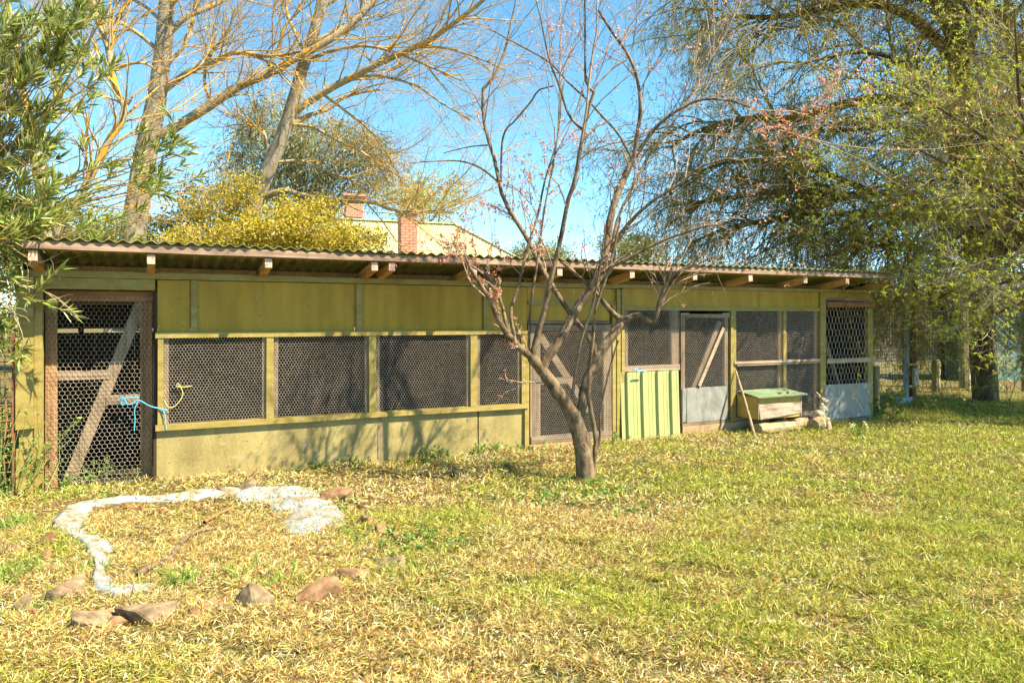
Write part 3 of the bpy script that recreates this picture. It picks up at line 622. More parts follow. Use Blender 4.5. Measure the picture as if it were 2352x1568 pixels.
# stump
sx, sy = gp(1880, 986)[:2]; sx += 0.02; sy = 7.45
rng = np.random.default_rng(5)
k = 22; rr = 0.145*(1+0.10*rng.normal(size=k)); aa = np.arange(k)*2*np.pi/k
V = []
for zz, f in ((-0.04, 1.12), (0.05, 1.0), (0.115, 0.93), (0.13, 0.86)):
    for q in range(k): V.append((sx+math.cos(aa[q])*rr[q]*f, sy+math.sin(aa[q])*rr[q]*f, zz))
V.append((sx, sy, 0.132)); V = np.array(V)
I = np.arange(4*k).reshape(4, k); J = np.roll(I, -1, 1)
Fq = np.stack([I[:-1], J[:-1], J[1:], I[1:]], -1).reshape(-1, 4); Ft = np.array([[4*k, 3*k+q, 3*k+(q+1) % k] for q in range(k)])
stp = obj('tree_stump', V, [Fq, Ft], LOG, None, loc=(sx, sy, 0)); tag(stp, 'low sawn stump carrying the white rabbit ornament', 'stump')
# rabbit ornament facing right, ears laid back: blended ellipsoids, one skin by voxel remesh
bm = bmesh.new()
def ell(c, r, rot=(0, 0, 0), seg=16):
    m = Matrix.Translation(c) @ Matrix.Rotation(rot[1], 4, 'Y') @ Matrix.Rotation(rot[0], 4, 'X') @ Matrix.Diagonal((*r, 1))
    bmesh.ops.create_uvsphere(bm, u_segments=seg, v_segments=12, radius=1, matrix=m)
ell((-0.01, 0, 0.012), (0.105, 0.075, 0.02))                        # plinth
ell((-0.045, 0.0, 0.085), (0.075, 0.072, 0.075)); ell((0.0, 0, 0.15), (0.058, 0.055, 0.085), (0, 0.12, 0))
ell((-0.03, -0.055, 0.075), (0.062, 0.03, 0.055)); ell((-0.03, 0.055, 0.075), (0.062, 0.03, 0.055))     # haunches
ell((0.06, -0.045, 0.035), (0.05, 0.024, 0.02)); ell((0.06, 0.045, 0.035), (0.05, 0.024, 0.02))         # feet
ell((0.05, -0.03, 0.17), (0.026, 0.02, 0.05), (0, -0.5, 0)); ell((0.05, 0.03, 0.17), (0.026, 0.02, 0.05), (0, -0.5, 0))   # front legs
ell((0.062, 0, 0.135), (0.026, 0.036, 0.02)); ell((0.005, 0, 0.225), (0.04, 0.038, 0.045))
ell((0.03, 0, 0.285), (0.056, 0.043, 0.046), (0, 0.15, 0)); ell((0.082, 0, 0.275), (0.033, 0.028, 0.027)); ell((0.105, 0, 0.283), (0.011, 0.012, 0.009))
ell((0.05, -0.036, 0.268), (0.02, 0.015, 0.017)); ell((0.05, 0.036, 0.268), (0.02, 0.015, 0.017))       # cheeks
ell((0.052, -0.037, 0.302), (0.013, 0.009, 0.012)); ell((0.052, 0.037, 0.302), (0.013, 0.009, 0.012))   # eyes
ell((-0.045, -0.02, 0.355), (0.02, 0.013, 0.072), (0, -0.72, 0)); ell((-0.04, 0.022, 0.35), (0.02, 0.013, 0.066), (0, -0.66, 0))   # ears
ell((-0.115, 0, 0.06), (0.024, 0.024, 0.024))
me = bpy.data.meshes.new('rabbit_ornament'); bm.to_mesh(me); bm.free()
rb = bpy.data.objects.new('rabbit_ornament', me); COL.objects.link(rb); me.materials.append(STATUE)
rb.location = (sx, sy, 0.128); rb.rotation_euler = (0, 0, -0.25); rb.scale = (1.02, 1.02, 1.02)
rm = rb.modifiers.new('remesh', 'REMESH'); rm.mode = 'VOXEL'; rm.voxel_size = 0.0065; rm.use_smooth_shade = True
sm = rb.modifiers.new('smooth', 'SMOOTH'); sm.iterations = 3; sm.factor = 0.5
tag(rb, 'weathered white rabbit garden ornament with swept back ears sitting on a stump', 'ornament')

# ------------------------------------------------------------ old pond and its ring of stones
rng = np.random.default_rng(11)
n = len(PO3); tt = np.linspace(0, 2*np.pi, n, endpoint=False)
wid = 0.21+0.12*np.clip((PO3[:, 0]-pcen[0])/0.6, -0.5, 1)+0.05*np.sin(tt*3+1)+0.04*np.sin(tt*7)+0.022*rng.normal(size=n)
tocen = norm(pcen-PO3)
front = np.clip((pcen[1]-0.25-PO3[:, 1])/0.25, 0, 1)*np.clip((PO3[:, 0]-gp(330, 1370)[0])/0.25, 0, 1)
rows = [(-0.04, -0.02), (0.0, 0.034), (0.2, 0.046), (0.6, 0.030), (1.0, 0.004), (1.3, -0.04)]
V = []
for f, z in rows:
    q = PO3+tocen*(wid*np.clip(f, -1, 2))[:, None]; q = q+rng.normal(size=q.shape)*0.004
    V.append(np.c_[q, z*0.85+0.006*rng.normal(size=n)-0.05*front])
V = np.concatenate(V); I = np.arange(len(rows)*n).reshape(len(rows), n); J = np.roll(I, -1, 1)
Fq = np.stack([I[:-1], I[1:], J[1:], J[:-1]], -1).reshape(-1, 4)
po = obj('pond_rim', V, Fq, POND, None, smooth=True, loc=(pcen[0], pcen[1], 0)); tag(po, 'blue white painted rim of an old dry garden pond filled with straw', 'pond')

def rockmesh(rng, sx_, sy_, sz_, mat, name, label, loc, rz):
    bm = bmesh.new()
    for _ in range(11):
        v = rng.normal(size=3); v /= np.linalg.norm(v); v = np.sign(v)*np.abs(v)**0.7
        bm.verts.new(v*rng.uniform(0.8, 1.0))
    r = bmesh.ops.convex_hull(bm, input=bm.verts[:])
    junk = [e for e in r['geom_interior'] if isinstance(e, bmesh.types.BMVert)]
    if junk: bmesh.ops.delete(bm, geom=junk, context='VERTS')
    bmesh.ops.bevel(bm, geom=bm.edges[:], offset=0.05, segments=1, affect='EDGES')
    bmesh.ops.triangulate(bm, faces=bm.faces[:])
    bmesh.ops.subdivide_edges(bm, edges=bm.edges[:], cuts=2, use_grid_fill=True)
    off = Vector(rng.uniform(0, 50, 3))
    for v in bm.verts:
        v.co += v.co.normalized()*(0.10*mnoise.noise(v.co*2.2+off)+0.05*mnoise.noise(v.co*6+off))
        v.co = Vector((v.co.x*sx_, v.co.y*sy_, v.co.z*sz_))
    me = bpy.data.meshes.new(name); bm.to_mesh(me); bm.free(); me.materials.append(mat)
    o = bpy.data.objects.new(name, me); COL.objects.link(o); o.location = loc; o.rotation_euler = (rng.uniform(-0.25, 0.25), rng.uniform(-0.25, 0.25), rz)
    tag(o, label, 'stone'); return o
RK = [(1160, 190, 75, 60, 1, 'small dark red stone by the pond rim below the aviary sill'), (1285, 180, 115, 66, 0, 'flat tan stone behind the pond rim beside a small red stone'),
      (1750, 222, 150, 95, 1, 'large angular rust brown stone at the far end of the pond rim'), (1868, 215, 46, 44, 1, 'small brown stone next to the large rust brown stone'),
      (1912, 365, 105, 85, 1, 'upright pinkish brown stone right of the pond below a grass tuft'), (1990, 420, 115, 50, 1, 'flat sandy red stone among clover beside the pond'),
      (1912, 520, 62, 65, 0, 'small dark stone at the right edge of the pond'), (2005, 590, 168, 98, 0, 'blocky tan stone with a pitted face at the pond corner'),
      (1800, 665, 215, 80, 1, 'wide flat orange stone sunk beside the front of the pond rim'), (1660, 750, 225, 145, 1, 'rounded red brown boulder in front of the pond'),
      (1250, 735, 265, 190, 0, 'tall pointed tan boulder standing in front of the pond'), (1060, 825, 160, 75, 1, 'low sandy stone beside the pointed tan boulder'),
      (700, 850, 270, 150, 0, 'long grey brown slab tilted by the grass in front of the pond'), (420, 895, 250, 130, 0, 'broad flat mottled slab sunk in the grass'),
      (310, 695, 225, 130, 0, 'dark overhanging boulder left of the pale pond rim'), (268, 600, 130, 72, 1, 'square tan stone set behind the dark overhanging boulder'),
      (232, 435, 92, 95, 1, 'upright orange stone left of the pond rim'), (55, 495, 150, 72, 1, 'flat pale red slab in grass at the edge of the garden'),
      (275, 292, 62, 32, 1, 'small orange stone in the grass behind the pond'), (482, 184, 54, 30, 1, 'small red stone at the foot of the netting door'),
      (150, 832, 85, 65, 1, 'rough brown stone at the end of the sunk slab'), (130, 890, 80, 55, 1, 'small buried brown stone in dry grass'),
      (245, 520, 60, 70, 1, 'narrow reddish stone wedged behind the square tan stone'), (90, 770, 110, 110, 0, 'lumpy shaded grey stone in tall grass'),
      (560, 900, 130, 90, 1, 'brown stone wedged between the two front slabs'), (930, 800, 90, 60, 0, 'small grey stone by the tall green tuft'), (1480, 800, 120, 80, 1, 'rusty stone between the pointed and the rounded boulders'),
      (1960, 690, 90, 60, 1, 'half buried red stone below the blocky tan stone'), (2060, 455, 70, 50, 1, 'low red stone at the clover edge'), (1890, 290, 60, 46, 1, 'reddish pebble stone near the far pond corner'), (350, 560, 90, 60, 0, 'grey stone leaning on the left pond rim'),
      (250, 900, 110, 70, 1, 'crumbling orange stone at the slab end'), (1160, 830, 90, 60, 0, 'dark wedge stone at the foot of the pointed boulder'), (40, 420, 70, 60, 1, 'orange stone in the far tuft')]
RP = []
for (x, y, w_, h_, kk, lab) in RK:
    u = 0.44*x; v = 1034.9+0.44*(y+h_*0.5); p = gp(u, v); d = dep(p[0], p[1])
    sw = w_*0.44*d/F/2*(1.25 if w_ < 140 else 1.45); shh = max(0.07, h_*0.44*d/F*1.0)
    p = p+np.array([FW[0], FW[1], 0])*sw*0.5
    rk = rockmesh(rng, sw, sw*rng.uniform(0.7, 0.95), shh, (ROCKG, ROCK)[kk], 'stone', lab, (p[0], p[1], float(gz(p[0], p[1]))-shh*0.02), rng.uniform(-0.5, 0.5))
    rk['group'] = 'stones round the old pond'; RP.append((p[0], p[1], sw))
def stick(name, pts, r0, r1, label, mat):
    P = crom(np.array(pts), 14)[None]; V, Fq = tubes(P, np.linspace(r0, r1, 14)[None], 6); V = V+np.random.default_rng(3).normal(size=V.shape)*r0*0.12
    o = obj(name, V, Fq, mat, None, smooth=True, loc=pts[0]); tag(o, label, 'stick')
def sp(x, y, h=0.02): 
    p = gp(0.44*x, 1034.9+0.44*y); p[2] = float(gz(p[0], p[1]))+h+0.028; return p
stick('fallen_branch', [sp(712, 655, 0.012), sp(790, 600, 0.02), sp(885, 560, 0.02), sp(950, 480, 0.03), sp(1040, 425, 0.03), sp(1130, 402, 0.02)], 0.021, 0.014, 'crooked dark branch lying across the straw inside the old pond', BARKP)
stick('fallen_branch', [sp(700, 395), sp(780, 402), sp(860, 412)], 0.01, 0.007, 'thin dark twig lying in the old pond near its back rim', BARKP)
stick('wood_scrap', [sp(1065, 375), sp(1130, 335), sp(1230, 290)], 0.016, 0.012, 'pale reddish strip of wood lying near the back rim of the pond', BROWNX)
stick('fallen_branch', [gp(1715, 1436)+[0, 0, .02], gp(1750, 1438)+[0, 0, .025], gp(1800, 1434)+[0, 0, .02]], 0.008, 0.006, 'short bare stick lying on the open lawn', PALEX)
stick('fallen_branch', [gp(1770, 1530)+[0, 0, .02], gp(1810, 1533)+[0, 0, .025], gp(1850, 1532)+[0, 0, .02]], 0.010, 0.007, 'thick brown stick in the mown grass', BARKP)
stick('fallen_branch', [gp(815, 1096)+[0, 0, .02], gp(880, 1098)+[0, 0, .03], gp(950, 1088)+[0, 0, .02]], 0.007, 0.004, 'thin dark curved twig lying below the aviary sill', BARKP)

# ------------------------------------------------------------ house behind
HZ = 22.0
hb = at(960, HV, HZ); hc = np.array([hb[0], hb[1], 0])
hx = RT*0.94+FW*0.34; hx /= np.linalg.norm(hx); hy = np.array([-hx[1], hx[0], 0])
house = thing('house', 'distant cream house with pale green iron hip roof beyond the aviary', 'house', hc+hy*3)
rz_ = at(900, 480, HZ)[2]; ez = 2.35
def hp(a, b, z): return hc+hx*a+hy*b+np.array([0, 0, z])
A0, A1, R0, R1, D2 = -5.2, 5.6, -2.35, 2.0, 3.1
# front roof slope in corrugated sheets, hips to both sides
def slope(pl, pr, tl, tr_, n_sheets, name):
    for s in range(n_sheets):
        f0, f1 = s/n_sheets, (s+1)/n_sheets
        m = max(3, int(np.linalg.norm(pr-pl)/n_sheets/0.085*5)); xs = np.linspace(f0, f1, m+1)
        L = np.linalg.norm(pr-pl); e = (pr-pl)/L
        up = (tl+tr_)/2-(pl+pr)/2; nrm = np.cross(e, up); nrm /= np.linalg.norm(nrm)
        ztot = tl[2]-pl[2]; upv = np.array([up[0]-np.dot(up, e)*e[0], up[1]-np.dot(up, e)*e[1], up[2]])
        tL = np.dot(tl-pl, e); tR = np.dot(tr_-pl, e)
        V = []
        for f in xs:
            a = f*L; fr_ = 1.0
            if a < tL: fr_ = a/tL
            elif a > tR: fr_ = (L-a)/(L-tR)
            off = nrm*0.016*math.sin(a/0.085*2*math.pi)
            V.append(pl+e*a+off); V.append(pl+e*a+upv*max(fr_, 0.0)+off)
        V = np.array(V); q = np.array([[2*i, 2*i+2, 2*i+3, 2*i+1] for i in range(m)])
        obj(name, V, q, ROOFG, house, smooth=True)
slope(hp(A0, 0, ez), hp(A1, 0, ez), hp(R0, D2, rz_), hp(R1, D2, rz_), 12, 'roof_sheet')
slope(hp(A1, 0, ez), hp(A1, 2*D2, ez), hp(R1, D2-0.01, rz_), hp(R1, D2+0.01, rz_), 7, 'roof_sheet')
slope(hp(A0, 2*D2, ez), hp(A0, 0, ez), hp(R0, D2-0.01, rz_), hp(R0, D2+0.01, rz_), 7, 'roof_sheet')
slope(hp(A1, 2*D2, ez), hp(A0, 2*D2, ez), hp(R1, D2, rz_), hp(R0, D2, rz_), 12, 'roof_sheet')
def hbeam(name, p, q, w_, h_, mat, parent): return obj(name, beamv(p, q, w_, h_), BOXF, mat, parent)
hbeam('ridge_cap', hp(R0, D2, rz_+0.02), hp(R1, D2, rz_+0.02), 0.22, 0.05, ROOFG, house)
for (a, b) in ((hp(A1, 0, ez+0.02), hp(R1, D2, rz_+0.02)), (hp(A0, 0, ez+0.02), hp(R0, D2, rz_+0.02))):
    hbeam('hip_cap', a, b, 0.18, 0.04, ROOFG, house)
i_ = 0.35
for (a, b) in (((A0+i_, i_), (A1-i_, i_)), ((A1-i_, i_), (A1-i_, 2*D2-i_)), ((A1-i_, 2*D2-i_), (A0+i_, 2*D2-i_)), ((A0+i_, 2*D2-i_), (A0+i_, i_))):
    hbeam('wall', hp(a[0], a[1], ez/2-0.02), hp(b[0], b[1], ez/2-0.02), 0.2, ez+0.02, WALLC, house)
brm = mesh_np(boxv(-0.11, 0.11, -0.05, 0.05, -0.034, 0.034), BOXF); brm.materials.append(BRICK)
rzh = math.atan2(hx[1], hx[0])
def chimney(u, v0, v1, wpx, d, potv):
    c = at(u, v0, d); zt = c[2]; zb_ = at(u, v1, d)[2]; W2 = wpx*d/F/2; D_ = W2*0.9
    core = obj('chimney', np.array([c*[1, 1, 0]+hx*a*(W2-0.02)+hy*b*(D_-0.02)+[0, 0, z] for z in (zb_, zt) for a, b in ((-1, -1), (1, -1), (1, 1), (-1, 1))]), BOXF, MORTAR, house)
    rl = rootloc(house); z = zb_+0.04; row = 0
    while z < zt-0.03:
        for side in range(2):
            half = (W2, D_)[side]; ax = (hx, hy)[side]; ot = (hy, hx)[side]; oth = (D_, W2)[side]
            nbk = max(1, int(round(2*half/0.235))); st_ = 2*half/nbk
            for i in range(nbk+(row % 2)):
                ce = -half+st_*(i+0.5-(0.5 if row % 2 else 0)); ln = 1.0
                if row % 2 and i in (0, nbk): ce = -half+st_*0.25 if i == 0 else half-st_*0.25; ln = 0.5
                for sg in (-1, 1):
                    if sg > 0 and side == 0: continue
                    o = bpy.data.objects.new('brick', brm); COL.objects.link(o); o.parent = core
                    q = c*[1, 1, 0]+ax*ce+ot*sg*(oth-0.046)+np.array([0, 0, z]); o.location = q-rl
                    o.rotation_euler = (0, 0, rzh+(math.pi/2 if side else 0)); o.scale = (ln*st_/0.235*1.0, 1, 1)
        z += 0.078; row += 1
    return core, c, zt, W2, D_
core, c, zt_, W2, D_ = chimney(936, 492, 600, 38, 20.2, 0)
def hbox(name, c, a, b, z0, z1, mat, parent, a1=None, b1=None):
    a1 = a if a1 is None else a1; b1 = b if b1 is None else b1; cc = c*np.array([1, 1, 0])
    return obj(name, np.array([cc+hx*p*a+hy*q*b+[0, 0, z0] for p, q in ((-1, -1), (1, -1), (1, 1), (-1, 1))]+[cc+hx*p*a1+hy*q*b1+[0, 0, z1] for p, q in ((-1, -1), (1, -1), (1, 1), (-1, 1))]), BOXF, mat, parent)
hbox('cap', c, W2+0.06, D_+0.06, zt_+0.002, zt_+0.10, CAPG, core); hbox('cap', c, W2+0.02, D_+0.02, zt_+0.102, zt_+0.19, CAPG, core, W2*0.5, D_*0.5)
V, Fq = tubes(np.array([[c*[1, 1, 0]+[0, 0, zt_+0.18], c*[1, 1, 0]+[0, 0, zt_+0.36], c*[1, 1, 0]+[0, 0, zt_+0.40], c*[1, 1, 0]+[0, 0, zt_+0.44]]]), np.array([[0.10, 0.085, 0.105, 0.10]]), 10)
obj('pot', V, Fq, CLAY, core)
core, c, zt_, W2, D_ = chimney(812, 458, 500, 38, 26.0, 0)
hbox('cap', c, W2+0.06, D_+0.06, zt_+0.002, zt_+0.08, BRICK, core); hbox('cap', c, W2+0.1, D_+0.1, zt_+0.082, zt_+0.16, BRICK, core)

# ------------------------------------------------------------ fences and sheds on the right
pst = thing('steel_post', 'rusty brown steel post with blue grey downpipe standing beyond the aviary end', 'post', gp(2090, 926))
pb = gp(2090, 926); d_ = dep(pb[0], pb[1])
box('post', RUST, pst, pb[0]-0.0, pb[0]+0.11, pb[1]-0.05, pb[1]+0.05, -0.05, at(2095, 585, d_)[2])
V, Fq = tubes(np.array([[pb+RT*-0.08+[0, 0, -0.05], pb+RT*-0.055+[0, 0, 1.3], pb+RT*-0.01+FW*-0.06+[0, 0, at(2095, 590, d_)[2]]]]), np.full((1, 3), 0.05), 8)
obj('downpipe', V, Fq, STEELB, pst, smooth=True)
for z in (0.32, 0.72, 1.15): box('bracket', ZINC if z > 1 else CREAM, pst, pb[0]-0.11, pb[0]+0.13, pb[1]-0.075, pb[1]-0.052, z, z+0.03)
box('tap_box', CREAM, pst, pb[0]-0.01, pb[0]+0.11, pb[1]-0.10, pb[1]-0.053, 0.33, 0.66)
box('foot', STEELB, pst, pb[0]-0.36, pb[0]-0.1, pb[1]-0.12, pb[1]+0.02, -0.03, 0.14)
def post(u, v0, v1, wpx, label, mat=POSTG, lean=0.0):
    p = gp(u, v1); d = dep(p[0], p[1]); r = wpx*d/F/2; zt = at(u, v0, d)[2]
    rg = np.random.default_rng(int(u)); S = 7
    P = np.stack([p*[1, 1, 0]+RT*lean*f+np.array([0, 0, -0.1+(zt+0.1)*f]) for f in np.linspace(0, 1, S)])[None]
    V, Fq = tubes(P, (r*(1+0.04*rg.normal(size=S)))[None], 9); n = len(V); V = np.vstack([V, P[0, -1]+[0, 0, 0.01]])
    Ft = np.array([[n, (S-1)*9+i, (S-1)*9+(i+1) % 9] for i in range(9)])
    o = obj('timber_post', V, [Fq, Ft], mat, None, smooth=False, loc=p*[1, 1, 0]); tag(o, label, 'post')
post(2150, 826, 900, 18, 'short mossy timber post standing alone under the big tree')
post(2216, 690, 890, 24, 'tall round timber post at the edge of the diamond lattice gate', POSTG, -0.05)
post(2012, 840, 945, 16, 'low mossy post just behind the aviary corner')
# diamond lattice gate
lg0 = gp(2229, 893); lg1 = gp(2346, 900); lat = thing('lattice_gate', 'cream diamond lattice gate under the big tree', 'gate', (lg0+lg1)/2)
lg1 = lg0+(lg1-lg0)
ez_ = np.array([0, 0, 1.0]); lw = np.linalg.norm((lg1-lg0)[:2]); ex = (lg1-lg0)/np.linalg.norm(lg1-lg0); lh = 2.0; stp_ = 0.285
ey = np.cross(ez_, ex)
for sgn in (1, -1):
    c0 = -lh
    off = -lh+0.1
    while off < lw:
        pts = []
        for s0 in ((off, 0.0),):
            # line a = off + t, z = t (or lh - t)
            t0 = max(0, -off); t1 = min(lh, lw-off)
            if t1-t0 > 0.12:
                za, zb2 = (t0, t1) if sgn > 0 else (lh-t0, lh-t1)
                p = lg0+ex*(off+t0)+ez_*(za+0.03)+ey*0.012*sgn; q = lg0+ex*(off+t1)+ez_*(zb2+0.03)+ey*0.012*sgn
                obj('slat', beamv(p, q, 0.012, 0.026, ey), BOXF, CREAM, lat)
        off += stp_
beam('stile', POSTG, lat, lg1+ex*0.06+ez_*-0.05, lg1+ex*0.06+ez_*2.05, 0.09, 0.09, (1, 0, 0))
beam('stile', CREAM, lat, lg0+ex*-0.02+ez_*0.0, lg0+ex*-0.02+ez_*2.05, 0.03, 0.03, (1, 0, 0))
beam('rail', RUST, lat, lg0+ex*-0.05+ez_*2.05, lg1+ex*0.1+ez_*2.05, 0.05, 0.06)
# teal shed behind the gate
ts = gp(2230, 876); td = dep(ts[0], ts[1])
tsh = thing('garden_shed', 'teal painted shed with dark open front behind the lattice gate', 'shed', ts)
T = lambda a, b, z: ts+RT*a+FW*b+np.array([0, 0, z])
def obx(name, mat, parent, a0, a1, b0, b1, z0, z1):
    return obj(name, np.array([T(a, b, z) for z in (z0, z1) for a, b in ((a0, b0), (a1, b0), (a1, b1), (a0, b1))]), BOXF, mat, parent)
obx('front_wall', TEAL, tsh, 0.55, 4.5, 0.3, 0.36, -0.05, 2.1); obx('fascia', TEAL, tsh, 0.15, 4.5, 0.0, 0.05, 2.05, 2.35)
obx('side_wall', TEALD, tsh, 0.24, 0.29, 0.3, 1.6, -0.05, 2.2); obx('back_wall', TEALD, tsh, 0.24, 4.5, 1.6, 1.66, -0.05, 2.2)  # side wall coloured dark to stand in for the shade of an opening
V = np.array([T(a, b, 2.36+0.1*b+0.02*math.sin(a*2*math.pi/0.12)) for b in (-0.15, 1.8) for a in np.linspace(0.05, 4.6, 246)]); 
obj('roof_sheet', V, np.array([[i, i+1, 246+i+1, 246+i] for i in range(245)]), ZINC, tsh)
obj('leaning_board', np.array([T(0.28, -0.02, 0.0), T(0.42, 0.0, 0.0), T(0.75, 0.2, 2.0), T(0.5, 0.2, 2.0), T(0.28, 0.04, 0.0), T(0.42, 0.05, 0.0), T(0.75, 0.24, 2.0), T(0.5, 0.24, 2.0)]), BOXF, TEALD, tsh)
pp = obj('pipe', *tubes(np.array([[T(0.1, -0.05, 0.0), T(0.27, -0.02, 0.55), T(0.45, 0.0, 1.1)]]), np.full((1, 3), 0.035), 8), WHITEP, None, loc=T(0.1, -0.05, 0)); tag(pp, 'white plastic pipe leaning on the teal shed', 'pipe')
# square mesh fence and pale fence beyond
def gridfence(name, label, p0, p1, h, pit, r, mat, npost, pmat, rail=True, cat='fence', pw=0.09):
    fe = thing(name, label, cat, (p0+p1)/2); L = np.linalg.norm(p1-p0); e = (p1-p0)/L
    nv = int(L/pit); nh = int(h/pit); rg = np.random.default_rng(2)
    A = []
    for i in range(nv+1): A.append((p0+e*i*pit, p0+e*i*pit+np.array([0, 0, h])))
    for j in range(nh+1): A.append((p0+[0, 0, j*pit], p1+np.array([0, 0, j*pit])))
    P = np.array([np.linspace(a, b, 9) for a, b in A]); P = P+rg.normal(size=P.shape)*0.006
    o = obj('wire_mesh', *tubes(P, np.full(P.shape[:2], r), 3), mat, fe); tag(o, kind='stuff')
    for i in range(npost):
        q = p0+e*L*i/(npost-1); beam('post', pmat, fe, q+[0, 0, -0.1-p0[2]], q+[0, 0, h+pw*1.3], pw, pw, (1, 0, 0))
    if rail: beam('rail', pmat, fe, p0+[0, 0, h+0.08], p1+[0, 0, h+0.08], 0.07, 0.09)
    return fe
fa = at(1995, HV, 19.0)*[1, 1, 0]; fb = at(2235, HV, 20.0)*[1, 1, 0]
gridfence('mesh_fence', 'dark square plastic mesh fence with timber rail behind the steel post', fa+[0, 0, 0.62], fb+[0, 0, 0.62], 1.15, 0.095, 0.012, BLACKW, 4, DARKW)
gridfence('wire_fence', 'low pale wire mesh fence in front of the dark plastic mesh fence', fa+FW*-0.12, fb+FW*-0.12, 0.8, 0.085, 0.006, ZINC, 4, DARKW, False)
pf0 = at(1960, HV, 26)*[1, 1, 0]; pf1 = at(2420, HV, 30)*[1, 1, 0]
pf = thing('iron_fence', 'pale corrugated iron fence far behind the mesh fence', 'fence', (pf0+pf1)/2)
L = np.linalg.norm(pf1-pf0); e = (pf1-pf0)/L; eyf = np.array([-e[1], e[0], 0])
for s in range(9):
    xs = np.linspace(L*s/9, L*(s+1)/9, 40)
    V = np.array([pf0+e*a+eyf*(0.03*math.sin(a/0.12*2*math.pi))+np.array([0, 0, z]) for z in (-0.05, 1.9+0.03*(s % 2)) for a in xs])
    obj('sheet', V, np.array([[i, i+1, 40+i+1, 40+i] for i in range(39)]), PALEFE, pf)
# rusty square mesh beside the left corner post
ra = np.array([XL-1.6, 7.86, 0]); rb_ = np.array([XL-0.04, 7.86, 0])
gridfence('mesh_fence', 'rusty square mesh panel with creeper beside the aviary corner post', ra, rb_, 1.42, 0.075, 0.0055, WIREB, 2, RUST, False, 'fence', 0.022)

# ------------------------------------------------------------ traced trees
def traced(lst, d0, seed, S=14):
    """lst: (pts2d, w0, w1, depth drift). A branch starts at the depth of the nearest earlier branch."""
    rng = np.random.default_rng(seed); prev2 = []; prevd = []; P = []; R = []
    for (pts, w0, w1, dd) in lst:
        q = np.array(pts, float)
        if prev2:
            A = np.concatenate(prev2); Dd = np.concatenate(prevd); s = Dd[np.argmin(((A-q[0])**2).sum(1))]
        else: s = d0
        c = crom(np.c_[q, np.zeros(len(q))], S)[:, :2]
        f = np.linspace(0, 1, S); de = s+dd*f**1.2
        prev2.append(c); prevd.append(de)
        P.append(np.array([at(a, b, z) for (a, b), z in zip(c, de)]))
        R.append((w0+(w1-w0)*f)/2*de/F)
    return np.array(P), np.array(R)
def crom_all(P): return np.array([crom(p, 10) for p in P])
def rad_all(R): return np.array([np.interp(np.linspace(0, 1, 10), np.linspace(0, 1, R.shape[1]), r) for r in R])
def rough(V, P, R, k, amt, seed):
    rng = np.random.default_rng(seed); N, S, _ = P.shape
    V = V.reshape(N, S, k, 3); c = P[:, :, None]; return (c+(V-c)*(1+amt*rng.normal(size=(N, S, k, 1)))).reshape(-1, 3)

